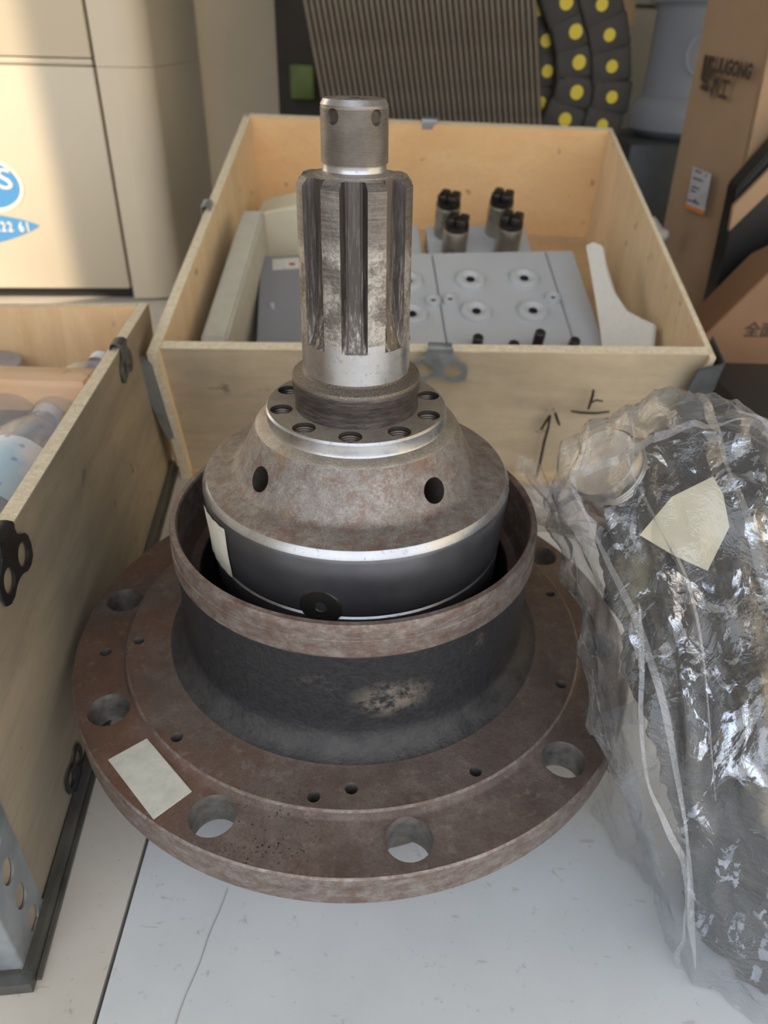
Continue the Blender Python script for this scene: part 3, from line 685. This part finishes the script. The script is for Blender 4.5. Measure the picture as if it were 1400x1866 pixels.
def drum_grey(c, r, h, label):
    o = lath('grey_drum', [(0, 0), (r, 0), (r*1.02, .004), (r, .01), (r, h-.006), (r*.97, h), (0, h)], plain('grey_plastic_lid', srgb(168, 170, 178), .45), None, 56); o.location = c; return tag(o, label, 'container')
g1 = at_z(-30, 672, .20); drum_grey((g1.x-.01, g1.y+.02, .016), .050, .184, 'grey round container standing behind the batten in the left crate')
g2 = at_z(-5, 805, .10); drum_grey((g2.x, g2.y, .016), .045, .084, 'grey round container standing behind the bottles in the left crate')

# ------------------------------------------------------------------ cream cabinet, left rear
CREAM = plain('cream_cabinet_paint', srgb(224, 214, 194), .38, var=.02, scale=4, bump=0)
c0, c1 = at_z(0, 546, 0), at_z(243, 547, 0); cdv = (c1-c0); cdv.z = 0; cdv.normalize(); cn = Vector((cdv.y, -cdv.x, 0))
CB = thing('cabinet', (c0.x, c0.y, 0), 'tall cream metal cabinet with rounded corner and blue stickers on the left', 'cabinet')
def cf(px, py): return at_plane(px, py, c0, cn)
def czx(p): return (p-c0).dot(cdv)
sx_ = czx(c1); zA = cf(60, 118).z; zB = cf(60, 104).z
Mc = frame(c0, cdv, (0, 0, 1))
def cpanel(name, x0, x1, z0, z1): 
    o = boxo(name, ((x0+x1)/2, (z0+z1)/2, -.02), (x1-x0, z1-z0, .04), CREAM, CB, None, .003); o.data.transform(Mc); return o
cpanel('lower_door', -.9, sx_-.004, .03, zA-.001); cpanel('trim_strip', -.9, sx_-.004, zA+.001, zB-.001); cpanel('upper_door', -.9, sx_-.004, zB+.001, 1.98)
boxo('plinth', (-.2+.0, .012, -.04), (1.4, .03, .02), BLK, CB, None, 0).data.transform(Mc)
# rounded corner post + side
def post(z0, z1, name):
    pr = [(sx_+.004, 0.0), (sx_+.05, .0)]
    for i in range(9):
        a = radians(90*i/8); pr.append((sx_+.05+.07*sin(a), -.07*(1-cos(a))))
    pr += [(sx_+.12, -.75), (sx_+.004, -.75)]
    n = len(pr); V = [Mc @ Vector((x, z0, y)) for x, y in pr]+[Mc @ Vector((x, z1, y)) for x, y in pr]
    F = [(i, (i+1) % n, n+(i+1) % n, n+i) for i in range(n)]+[tuple(range(n)), tuple(range(2*n-1, n-1, -1))]
    o = mesh(name, V, F, CREAM, CB, None, None); recalc(o.data); finish(o.data, 35)
post(0.005, zA-.001, 'corner_post'); post(zA, 2.05, 'corner_post')
boxo('carcass', (sx_/2-.45, .99, -.36), (sx_+.88, 1.94, .62), CREAM, CB, None, 0).data.transform(Mc)
# blue stickers with white lettering
BLUE = plain('blue_sticker', srgb(84, 152, 214), .35, var=.02, bump=0); WHI = plain('white_sticker', srgb(246, 240, 224), .4, var=.02, bump=0)
def m2(px, py): p_ = cf(px, py); return (czx(p_), p_.z)
ex, ez = m2(42, 337); ocx, ocz = m2(-18, 337); rx = (ex-ocx); rz = abs(m2(0, 290)[1]-m2(0, 383)[1])/2*1.0
Mp = lambda d: Mc @ Matrix.Translation((0, 0, d))
curve_plate('oval_sticker', [[(ocx+rx*1.0*cos(t/24*pi), ocz+rz*1.08*sin(t/24*pi)) for t in range(48)]], .0006, WHI, CB, M4=Mp(.0006))
curve_plate('oval_sticker', [[(ocx+rx*.89*cos(t/24*pi), ocz+rz*.92*sin(t/24*pi)) for t in range(48)]], .0006, BLUE, CB, M4=Mp(.0012))
tx, tz = m2(9, 328); s_h = abs(m2(5, 308)[1]-m2(5, 347)[1])
text('lettering', 'S', s_h*1.38, WHI, CB, Mp(.0018) @ Matrix.Translation((tx, tz, 0)), sx=1.25)
px0, pz0 = m2(72, 411); pxc, pzc = m2(-60, 416)
t0 = abs(m2(0, 393)[1]-m2(0, 446)[1])/2; zc = (m2(0, 393)[1]+m2(0, 446)[1])/2
leaf = [(px0, pz0)]+[(px0+(pxc-px0)*t/12, zc+t0*1.12*sin(pi/2*min(1, t/12))**.8+(pz0-zc)*(1-t/12)) for t in range(1, 13)]+[(px0+(pxc-px0)*t/12, zc-t0*1.12*sin(pi/2*min(1, t/12))**.8+(pz0-zc)*(1-t/12)) for t in range(12, 0, -1)]
curve_plate('pointed_sticker', [leaf], .0006, BLUE, CB, M4=Mp(.0008))
tx, tz = m2(23, 414); th2 = abs(m2(20, 405)[1]-m2(20, 424)[1])
tt = text('lettering', '222 61', th2*1.3, WHI, CB, Mp(.0014) @ Matrix.Translation((tx, tz, 0)), bold=.0005, sx=.80, space=1.25)

# ------------------------------------------------------------------ background things
# dark locker with green packet
dk = plain('dark_grey_locker_paint', srgb(70, 66, 62), .6)
k0, k1 = at_y(504, 100, 2.18), at_y(640, 100, 2.18)
tag(boxo('locker', ((k0.x+k1.x)/2, 2.27, .8), (k1.x-k0.x, .18, 1.6), dk, None, None, .004), 'dark narrow locker against the rear wall behind the crate', 'locker')
g0, g1 = at_y(527, 118, 2.11), at_y(572, 182, 2.11)
tag(boxo('green_packet', ((g0.x+g1.x)/2, 2.145, (g0.z+g1.z)/2), (g1.x-g0.x, .05, g0.z-g1.z), plain('green_packaging', srgb(128, 152, 84), .5, var=.2, scale=18), None, None, .006), 'small green packet between the dark locker and ribbed panel', 'packet')
# ribbed panel
YP = 1.46
ra, rb, rc_, rd = at_y(551, 0, YP), at_y(978, 0, YP), at_y(995, 230, YP), at_y(588, 230, YP)
ux = (rb-ra).normalized(); dn = ((rc_-rb)+(rd-ra)).normalized(); up3 = -dn
nrm = Vector((0, -1, 0))
wid = (rb-ra).length
RP = thing('ribbed_panel', (ra+rb)/2+dn*.5, 'large brown grey panel with fine vertical ribs leaning behind the crate', 'panel')
h_dn = .58; h_up = .30
RIBM = plain('dusty_brown_rib', srgb(116, 107, 95), .6, var=.18, scale=16, bump=.2); RIBB = plain('dark_rib_gap', srgb(60, 56, 50), .8)
RP.location = ((ra+rb)/2+dn*h_dn)
RP.location.z = max(RP.location.z, .0)
inv = Matrix.Translation(-Vector(RP.location))
bp_ = prism('backing', [ra+up3*h_up, rb+up3*h_up, rb+dn*h_dn, ra+dn*h_dn], -nrm*.03, RIBB, RP); bp_.data.transform(inv)
NR = 39
rib0 = None
for i in range(NR):
    c_ = ra+ux*(wid*(i+.5)/NR)+nrm*.004
    if rib0 is None:
        V, F = [], []; w2 = wid/NR*.40
        for s in (-h_up, h_dn):
            for (o1, o2) in ((-w2, -.003), (-w2*.85, .004), (-w2*.3, .0065), (w2*.3, .0065), (w2*.85, .004), (w2, -.003)): V.append(ux*o1+nrm*o2+dn*s)
        F = [(j, j+1, 7+j, 6+j) for j in range(5)]+[(0, 6, 11, 5), (5, 4, 3, 2, 1, 0), (6, 7, 8, 9, 10, 11)]
        rib0 = mesh('rib', V, F, RIBM, RP, None, None); recalc(rib0.data); finish(rib0.data, 50); o = rib0
    else: o = rib0.copy(); C.objects.link(o); o.parent = RP
    o.location = c_-Vector(RP.location)
# cable carriers with yellow dots
YC = 1.60
def carrier_chain(dots, wpx, Y, label, extra=()):
    P = [at_y(k[0], k[1], Y) for k in dots]
    # continue the arc above and below the seen links
    def ext(a, b, c): 
        ang = (b-a).angle(c-b)*(1 if (b-a).cross(c-b).y < 0 else -1); return ang
    t = thing('cable_carrier', (P[-1].x, Y, 0), label, 'cable chain')
    d_ = P[-1]-P[-2]; q = P[-1]; k = 0
    while q.z > .08 and k < 9:
        q = q+d_; P.append(q); k += 1
        d_ = Matrix.Rotation(radians(6), 3, 'Y') @ d_
        if d_.z > 0: break
    d_ = P[0]-P[1]; P.insert(0, P[0]+d_); 
    w = wpx*(Y-CAM.y)/FWD.y/FPX*.95
    for i, c_ in enumerate(P):
        a = P[max(0, i-1)]; b = P[min(len(P)-1, i+1)]; d = (b-a).normalized(); s = d.cross(Vector((0, 1, 0))).normalized(); seg = (P[min(i+1, len(P)-1)]-P[max(i-1, 0)]).length/2
        R3 = Matrix((s, Vector((0, 1, 0)), d)).transposed()
        bm = bmesh.new(); box(bm, c_-Vector(t.location), (w, .056, seg*1.16), R3, .009, 3)
        lk = bobj('chain_link', bm, BLKM, t)
        bm = bmesh.new(); cc = c_-Vector(t.location); cyl_between(bm, cc+Vector((0, -.028, 0)), cc+Vector((0, -.031, 0)), w*.142, 24); bobj('yellow_plug', bm, YEL, lk)
    return t
carrier_chain([(1028, 5), (1045, 58), (1051, 113), (1047, 167), (1026, 216)], 62, YC, 'black cable chain with yellow plugs, middle of three arcs right of the ribbed panel')
carrier_chain([(1092, 9), (1105.6, 64), (1110, 120.5), (1110, 175.6), (1093, 226)], 54, YC-.01, 'black cable chain with yellow plugs, outermost arc right of the ribbed panel')
carrier_chain([(976, 18), (992, 74), (994, 129), (982, 186), (955, 236)], 54, YC+.03, 'black cable chain with yellow plugs, partly hidden behind the ribbed panel')
# cardboard corner behind the chains
tag(prism('cardboard_box', [at_y(k[0], k[1], 1.90) for k in ((1085, -60), (1162, -60), (1158, 45), (1130, 62), (1085, 62))], (0, .25, 0), CARD, None, .003), 'brown cardboard box corner hanging into view behind the cable chains', 'box')
# pale cabinet at the rear
YR = 2.28
w0, w1 = at_y(1128, 100, YR), at_y(1330, 100, YR); zs_ = at_y(1185, 13, YR).z
RC = thing('cabinet', ((w0.x+w1.x)/2, YR, 0), 'pale grey cabinet at the rear behind the blue water bottle', 'cabinet')
BEI = plain('pale_cabinet_paint', srgb(196, 192, 180), .45, var=.03, scale=4, bump=0)
boxo('cabinet_door', (0, .045, zs_/2), (w1.x-w0.x, .09, zs_-.004), BEI, RC, None, .012); boxo('cabinet_door', (0, .045, zs_+.502), (w1.x-w0.x, .09, .996), BEI, RC, None, .012)
# dark bin and water cooler bottle
YW = 1.86
bb = at_y(1250, 243, YW); rw = 88*(YW-CAM.y)/FWD.y/FPX*.9
SLATE = plain('slate_blue_plastic', srgb(72, 80, 88), .5)
zbin = bb.z-.01
sb = tag(boxo('storage_bin', (bb.x, YW+.02, zbin/2), (.42, .42, zbin), SLATE, None, None, .015), 'slate blue storage bin under the blue water bottle', 'bin')
WB = thing('water_cooler_bottle', (bb.x, YW, zbin), 'large translucent blue water cooler bottle standing behind the crate', 'bottle')
mb = M('blue_translucent_plastic'); mb.set(Base_Color=srgb(172, 182, 200), Roughness=.25, Transmission_Weight=.12, IOR=1.3)
r = rw; sc2 = .40
prof = [(0, .004), (r*.80, .0), (r*.98, .022), (r*1.0, .05), (r*1.0, .075), (r*.93, .095), (r*.84, .105), (r*.84, .30), (r*.88, .312), (r*.96, .318), (r*.96, .37), (r*.84, .38), (r*.84, .44), (r*.5, .50), (r*.22, .53), (r*.22, .57), (0, .57)]
o = lath('bottle_body', prof, mb.m, WB, 64, smooth=40)
V, F, I = lathe([(.052, 0), (.055, .0015), (.058, 0)], 48)
o = mesh('embossed_ring', V, F, mb.m, WB); o.data.transform(frame((-.035, -r*.84, .205), (1, -.35, 0), (0, 0, 1)))
# white tap piece beside the crate
tpt = at_y(1208, 428, 1.33); bm = bmesh.new(); cyl_between(bm, (-.035, 0, .035), (0, 0, 0), .009, 16); bmesh.ops.create_uvsphere(bm, u_segments=16, v_segments=10, radius=.016)
tpo = bobj('plastic_tap', bm, plain('white_tap_plastic', srgb(206, 204, 196), .4), None); tpo.location = tpt; tag(tpo, 'small white plastic tap beside the right side of the big crate', 'tap')

# tall leaning carton with print
def vline(p, q, Yp, Yq): return at_y(p[0], p[1], Yp), at_y(q[0], q[1], Yq)
A0, A1 = vline((1290, 0), (1211, 400), 1.42, 1.42); B0, B1 = vline((1400, 94), (1289, 600), 1.20, 1.20)
def ext_z(a, b, z): t = (z-a.z)/(b.z-a.z); return a+(b-a)*t
zt, zb0 = 1.15, .003
fA, fB, fC, fD = ext_z(A0, A1, zt), ext_z(B0, B1, zt), ext_z(B0, B1, zb0), ext_z(A0, A1, zb0)
TC = thing('carton', (fC.x, fC.y, 0), 'tall narrow brown carton with dark logo print and white label, standing at right', 'box')
inv = Matrix.Translation(-Vector(TC.location)); tn = (fB-fA).cross(fD-fA).normalized()
if tn.x > 0: tn = -tn
KR = plain('tall_carton_board', srgb(170, 144, 118), .75, var=.08, scale=6, bump=.05)
o = prism('carton_body', [fA, fB, fC, fD], -tn*.16, KR, TC, .002); o.data.transform(inv)
def tf(px, py): return at_plane(px, py, fD, tn)
hx = (fC-fD).normalized(); hy = (fA-fD).normalized()
tu = (tf(1370, 128)-tf(1305, 108)).normalized(); 
def logo(pix, name='logo_mark'): o = prism(name, [tf(*k)+tn*.0005 for k in pix], -tn*.0008, PRINT, TC); o.data.transform(inv); return o
logo([(1285, 99), (1290, 101), (1283, 140), (1286, 146), (1292, 148), (1290, 153), (1281, 150), (1277, 144)])
logo([(1281, 152), (1292, 156), (1289, 167), (1279, 163), (1275, 158)])
logo([(1293, 101), (1304, 104), (1302, 112), (1296, 112), (1289, 141), (1285, 139)])
logo([(1294, 120), (1301, 122), (1295, 146), (1288, 144), (1290, 138), (1292, 134)])
def ctext(s, px, py, px2, py2, hpx, sx=1.0):
    a, b = tf(px, py), tf(px2, py2); c_ = (a+b)/2; x = (b-a).normalized(); y = (tf((px+px2)/2-hpx*.2, (py+py2)/2-hpx)-tf((px+px2)/2, (py+py2)/2)); hh = y.length
    cu = text('lettering', s, hh*1.35, PRINT, TC, inv @ frame(c_+tn*.0006, x, y), bold=.0016, sx=1.0)
    xs = [(v.co-(inv @ c_)).dot(x) for v in cu.data.vertices]; cur = max(xs)-min(xs); f = (b-a).length/cur; mid = inv @ c_
    for v in cu.data.vertices:
        t_ = (v.co-mid).dot(x); v.co += x*(t_*(f-1))
    return cu
ctext('LIUGONG', 1304, 119, 1370, 133, 22); ctext('柳工', 1297, 159, 1328, 167, 25)
STK = [(1264, 303), (1297, 317), (1283, 392), (1250, 379)]
o = prism('label', [tf(*k)+tn*.0008 for k in STK], -tn*.001, plain('white_label', srgb(200, 202, 212), .5), TC); o.data.transform(inv)
o = prism('label_stripe', [tf(*k)+tn*.0012 for k in ((1250, 371), (1285, 385), (1283, 392), (1249, 379))], -tn*.0008, plain('orange_ink', srgb(226, 140, 70), .5), TC); o.data.transform(inv)
for pix in (((1268, 309), (1280, 314)), ((1264, 322), (1282, 328)), ((1262, 338), (1276, 346)), ((1260, 345), (1270, 350)), ((1266, 362), (1270, 374)), ((1254, 362), (1276, 373)), ((1287, 318), (1290, 327))):
    (x0, y0), (x1, y1) = pix; m_ = [(x0, y0), (x1, y0+(x1-x0)*.35), (x1-.8, y0+(x1-x0)*.35+3.5), (x0-.8, y0+3.5)]
    o = prism('label_print', [tf(*k)+tn*.0012 for k in m_], -tn*.0005, plain('blue_grey_ink', srgb(96, 98, 120), .6), TC); o.data.transform(inv)
# second brown carton seen past its edge
n2a, n2b = at_y(1403, 94, .90), at_y(1292, 600, .90)
o = tag(prism('carton', [at_y(k[0], k[1], 1.185) for k in ((1408, 60), (1500, 60), (1500, 500), (1330, 430), (1370, 250))], (0, .010, 0), CARD, None, .002), 'lighter brown carton panel between the tall carton and the frame edge', 'box')
tag(prism('black_case', [at_y(k[0], k[1], 1.11) for k in ((1470, 203), (1600, 700), (1560, 1080), (1330, 1080), (1286, 612), (1330, 425), (1346, 342))], (0, .06, 0), BLK, None, .004), 'black plastic case leaning behind the lower right carton', 'case')
tag(prism('cardboard_strip', [at_y(k[0], k[1], 1.09) for k in ((1337, 376), (1460, 251), (1460, 295), (1329, 422))], (0, .012, 0), CARD, None, .001), 'diagonal brown cardboard strip across the black case', 'cardboard')
YS = .92
BXR = thing('carton', at_y(1400, 700, YS), 'brown carton with two printed characters at the lower right', 'box'); inv = Matrix.Translation(-Vector(BXR.location))
o = prism('carton_body', [at_y(k[0], k[1], YS) for k in ((1284, 612), (1404, 494), (1560, 420), (1560, 860), (1404, 730), (1325, 664))], (.02, .14, 0), CARDD, BXR, .002); o.data.transform(inv)
cc = at_y(1383, 603, YS); hh = (at_y(1383, 591, YS)-at_y(1383, 616, YS)).length
text('lettering', '全面', hh*1.1, plain('faded_print', srgb(84, 68, 58), .7, bump=0), BXR, inv @ frame(cc+Vector((.003, -.0008, 0)), (1, 0, 0), (0, 0, 1)), bold=.0008)
# black toolbox
TB = thing('toolbox', (.76, .52, 0), 'black plastic toolbox on the floor behind the bagged part', 'toolbox')
boxo('box_body', (0, .0, .05), (.36, .38, .10), BLK, TB, None, .01); boxo('lid', (0, 0, .112), (.37, .39, .024), plain('dark_slate_plastic', srgb(52, 56, 60), .45), TB, None, .008)
boxo('latch', (-.05, -.198, .10), (.04, .012, .04), BLK, TB, None, .003); boxo('handle', (0, 0, .132), (.14, .03, .018), BLK, TB, None, .004)

# ------------------------------------------------------------------ bagged part at the right
SEC = [  # px, py, Y, radius : spine of the bagged part from the floor up
 (1405, 1690, -.205, .074), (1398, 1600, -.205, .082), (1375, 1450, -.195, .084), (1335, 1300, -.172, .088), (1285, 1120, -.115, .084), (1245, 980, -.065, .088), (1215, 880, -.025, .090), (1190, 815, .000, .072)]
SP = [(at_y(a, b, Y), r) for a, b, Y, r in SEC]
def loft(name, secs, n, mat, parent, disp, rf=1.0, closed_top=True, sub=5):
    P = []
    for i in range(len(secs)-1):
        for k in range(sub): t = k/sub; P.append((secs[i][0].lerp(secs[i+1][0], t), secs[i][1]*(1-t)+secs[i+1][1]*t))
    P.append(secs[-1]); V, F = [], []; m_ = len(P)
    for i, (c_, r_) in enumerate(P):
        d = (P[min(i+1, m_-1)][0]-P[max(i-1, 0)][0]).normalized(); x = Vector((1, 0, 0)); x = (x-d*x.dot(d)).normalized(); y = d.cross(x)
        for j in range(n):
            a = 2*pi*j/n; q = c_+(x*cos(a)+y*sin(a))*r_*rf; nn_ = (x*cos(a)+y*sin(a)); q = q+nn_*disp(q, a, i/(m_-1)); q.z = max(q.z, .002); V.append(q)
    for i in range(m_-1):
        for j in range(n): F.append((i*n+j, i*n+(j+1) % n, (i+1)*n+(j+1) % n, (i+1)*n+j))
    b = len(V); V.append(P[0][0].copy()); V[b].z = max(V[b].z, .002)
    for j in range(n): F.append((b, (j+1) % n, j))
    b2 = len(V); d = (P[-1][0]-P[-2][0]).normalized(); V.append(P[-1][0]+d*P[-1][1]*.25)
    for j in range(n): F.append((b2, (m_-1)*n+j, (m_-1)*n+(j+1) % n))
    o = mesh(name, V, F, mat, parent, None, None); recalc(o.data); finish(o.data, 60); return o
def ridged(p, s, o=0): return 1-abs(noise.noise(Vector(p)*s+Vector((o, o*2, o*3))))*2
# the part
PT = thing('bagged_gear_part', Vector((SP[0][0].x, SP[0][0].y, 0)), 'black oily machine part with a silver end, standing wrapped inside the clear bag', 'machine part')
inv = Matrix.Translation(-Vector(PT.location))
WRAP = M('black_rubber_film_glints')
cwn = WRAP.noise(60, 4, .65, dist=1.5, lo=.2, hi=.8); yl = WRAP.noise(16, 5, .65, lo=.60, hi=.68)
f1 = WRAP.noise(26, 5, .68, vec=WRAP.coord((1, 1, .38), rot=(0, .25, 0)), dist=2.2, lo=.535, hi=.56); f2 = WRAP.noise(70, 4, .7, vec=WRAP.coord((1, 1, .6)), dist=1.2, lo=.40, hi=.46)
glint = WRAP.math('MULTIPLY', f1, f2)  # bright metallic patches: highlights of the crinkled film put into the colour
WRAP.set(Base_Color=WRAP.mix(glint, WRAP.mix(WRAP.math('MULTIPLY', yl, .7), srgb(20, 21, 24), srgb(112, 104, 70)), srgb(206, 214, 226)), Roughness=WRAP.mapr(glint, 0, 1, .24, .09), Metallic=WRAP.mapr(glint, 0, 1, 0.0, .9)); WRAP.bump(cwn, .5, .003)
core = [(c_+Vector((.004, .004, 0)), r_*(.86 if k_ > 5 else 1)) for k_, (c_, r_) in enumerate(SP[:-1])]; core[-1] = (core[-1][0]+Vector((.02, .01, 0)), core[-1][1])
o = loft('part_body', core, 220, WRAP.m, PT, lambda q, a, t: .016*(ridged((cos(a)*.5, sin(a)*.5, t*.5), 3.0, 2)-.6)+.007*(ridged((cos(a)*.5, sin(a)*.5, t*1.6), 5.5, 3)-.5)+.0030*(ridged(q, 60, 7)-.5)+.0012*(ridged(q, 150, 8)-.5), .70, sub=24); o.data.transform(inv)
# silver threaded end
e0 = at_y(1106, 850, -.040); ax = Vector((-.62, -.25, .55)).normalized(); rr = .0285
V, F, I = lathe([(0, .030, 0), (rr*.93, .030, 0), (rr, .027, 0), (rr, .020, 0), (rr*.96, .019, 0), (rr, .018, 0), (rr*.96, .016, 0), (rr, .015, 0), (rr*.96, .013, 0), (rr, .012, 0), (rr, .002, 1), (rr*1.30, -.004, 1), (rr*1.42, -.050, 1), (0, -.08, 1)], 64)
BRS = m_machined('yellow_passivated_steel', srgb(196, 150, 100), .3, False)
o = mesh('threaded_spigot', V, F, [SILV, BRS], PT, I, None); o.data.transform(inv @ frame(e0-ax*.022, ax.orthogonal(), ax.cross(ax.orthogonal()))); recalc(o.data); finish(o.data, 35); tag(o, 'silver round end over a brassy collar')
lp = [(1166, 975), (1225, 905), (1300, 868), (1318, 900), (1330, 960), (1290, 1040), (1228, 1012)]
lpo = at_y(1240, 960, -.075)-Vector((0, .058, -.028)); lnn = Vector((-.12, -.75, .62)).normalized()
o = prism('paper_label', [at_plane(k[0], k[1], lpo, lnn) for k in lp], -lnn*.0008, plain('oily_paper', srgb(196, 188, 162), .5, var=.08, scale=40), PT); o.data.transform(inv)
# the bag
BAGM = m_film('clear_polythene', .065, (.97, .98, 1, 1), .04, .9)
BG = thing('plastic_bag', Vector((SP[0][0].x, SP[0][0].y, 0)), 'clear crumpled polythene bag tied at the side, around the black machine part', 'bag')
def bagd(q, a, t):
    u = (cos(a)*.5, sin(a)*.5, t*.55)
    return .013*(ridged(u, 3.1)-.6)+.007*(ridged((u[0], u[1], t*1.3), 6.5, 5)-.5)+.003*(ridged(u, 15, 9)-.5)
bagsec = [(Vector((c_.x, c_.y, c_.z)), r_) for c_, r_ in SP]+[(at_y(1185, 782, .015), .034)]
bagsec[0] = (Vector((SP[0][0].x, SP[0][0].y, .004)), .078)
o = loft('bag_film', bagsec, 150, BAGM, BG, bagd, 1.0, sub=14); o.data.transform(inv)
# folds of film, thin pale ribbons added as highlight streaks down the bag
FOLD = m_film('fold_highlight_film', .14, rough=.05, spec=.95)
def bag_pt(a, t):
    n_ = len(bagsec)-1; k = min(n_-1, int(t*n_)); f = t*n_-k
    c_ = bagsec[k][0].lerp(bagsec[k+1][0], f); r_ = bagsec[k][1]*(1-f)+bagsec[k+1][1]*f
    d = (bagsec[k+1][0]-bagsec[k][0]).normalized(); x = Vector((1, 0, 0)); x = (x-d*x.dot(d)).normalized(); y = d.cross(x); nn_ = x*cos(a)+y*sin(a)
    return c_+nn_*(r_+bagd(c_, a, t)+.002), nn_
for a0_, a1_, t0_, t1_, w_f in ((218, 206, .10, .90, .0060), (238, 232, .35, .95, .0040), (262, 276, .06, .97, .0075), (296, 288, .10, .80, .0055), (250, 262, .02, .45, .0060), (205, 214, .02, .50, .0045), (282, 300, .45, .98, .0050)):
    V, F = [], []; nf = 60; path = []
    for i in range(nf+1):
        t = t0_+(t1_-t0_)*i/nf; a = radians(a0_+(a1_-a0_)*i/nf+4*sin(i*.16+a0_)); path.append(bag_pt(a, t)+(bag_pt(a+.02, t)[0],))
    for _k in range(6): path = [path[0]]+[tuple((path[i-1][q]+path[i][q]*2+path[i+1][q])/4 for q in range(3)) for i in range(1, nf)]+[path[-1]]
    for i in range(nf+1):
        wv = w_f*.42*(.25+.75*abs(sin(i*.13+a0_)))*min(1, i/6, (nf-i)/6+.05)+.0003
        p_, nn_, q_ = path[i]; nn_ = nn_.normalized(); sd_ = (q_-p_).normalized()
        V += [p_-sd_*wv, p_+nn_*(wv*1.6), p_+sd_*wv]
    for i in range(nf): F += [(3*i, 3*i+1, 3*i+4, 3*i+3), (3*i+1, 3*i+2, 3*i+5, 3*i+4)]
    o = mesh('film_fold_streak', V, F, FOLD, BG, None, 70); o.data.transform(inv)
# gathered neck with ruffled end, reaching left over the flange
nk = [(at_y(1085, 930, -.02), .030), (at_y(1050, 935, -.02), .018), (at_y(1022, 945, .01), .012), (at_y(1010, 943, .025), .011), (at_y(992, 925, .04), .017), (at_y(966, 903, .055), .028)]
def nloft():
    V, F = [], []; n = 64; sub = 6; P = []
    for i in range(len(nk)-1):
        for k in range(sub): t = k/sub; P.append((nk[i][0].lerp(nk[i+1][0], t), nk[i][1]*(1-t)+nk[i+1][1]*t))
    P.append(nk[-1])
    for i, (c_, r_) in enumerate(P):
        t = i/len(P)
        for j in range(n):
            a = 2*pi*j/n; rr_ = r_*(1+.30*cos(7*a+t*3)*(.4+t)+.18*sin(11*a+2)); V.append(c_+Vector((-.004*sin(5*a)*t*3, rr_*cos(a), rr_*sin(a))))
    for i in range(len(P)-1):
        for j in range(n): F.append((i*n+j, i*n+(j+1) % n, (i+1)*n+(j+1) % n, (i+1)*n+j))
    return mesh('bag_neck', V, F, m_film('bunched_polythene', .12, rough=.10, spec=.8), BG, None, 60)
o = nloft(); o.data.transform(inv)
# loose skirt of film spreading on the floor beside the flange
def skirt(pa, pb, name):
    V, F = [], []; nu, nv = 26, 16
    for i in range(nu+1):
        a, b = Vector(), Vector()
        s = i/nu
        A = pa[0].lerp(pa[1], s) if len(pa) == 2 else (pa[0].lerp(pa[1], s*2) if s < .5 else pa[1].lerp(pa[2], s*2-1))
        B = pb[0].lerp(pb[1], s) if len(pb) == 2 else (pb[0].lerp(pb[1], s*2) if s < .5 else pb[1].lerp(pb[2], s*2-1))
        for j in range(nv+1):
            t = j/nv; p_ = A.lerp(B, t); w = .006*(ridged(p_, 34)-.5)*sin(pi*min(1, t*1.3)/1.3); p_ = p_+Vector((-w, -w*.6, abs(w)*.5)); p_.z = max(p_.z, .002); V.append(p_)
    for i in range(nu):
        for j in range(nv): F.append((i*(nv+1)+j, (i+1)*(nv+1)+j, (i+1)*(nv+1)+j+1, i*(nv+1)+j+1))
    return mesh(name, V, F, BAGM, BG, None, 60)
o = skirt([at_y(1120, 1290, -.165), at_y(1165, 1420, -.19), at_y(1200, 1560, -.20)], [at_z(1078, 1478, .003), at_z(1128, 1560, .003), at_z(1215, 1640, .003)], 'bag_skirt'); o.data.transform(inv)

# children built in world space: bring their meshes into the frame of their thing
bpy.context.view_layer.update()
def settle(t):
    m = Matrix.Translation(-Vector(t.location))
    for ch in t.children_recursive: ch.data.transform(m)
for t in (BC, VB, LC, CB): settle(t)
for o in C.objects:
    if o.parent is None:
        b_ = o.name.split('.')[0]
        g_ = {'water_bottle': 'water bottles in the left crate', 'cable_carrier': 'cable chains with yellow plugs', 'grey_drum': 'grey containers in the left crate'}.get(b_)
        if g_: o['group'] = g_
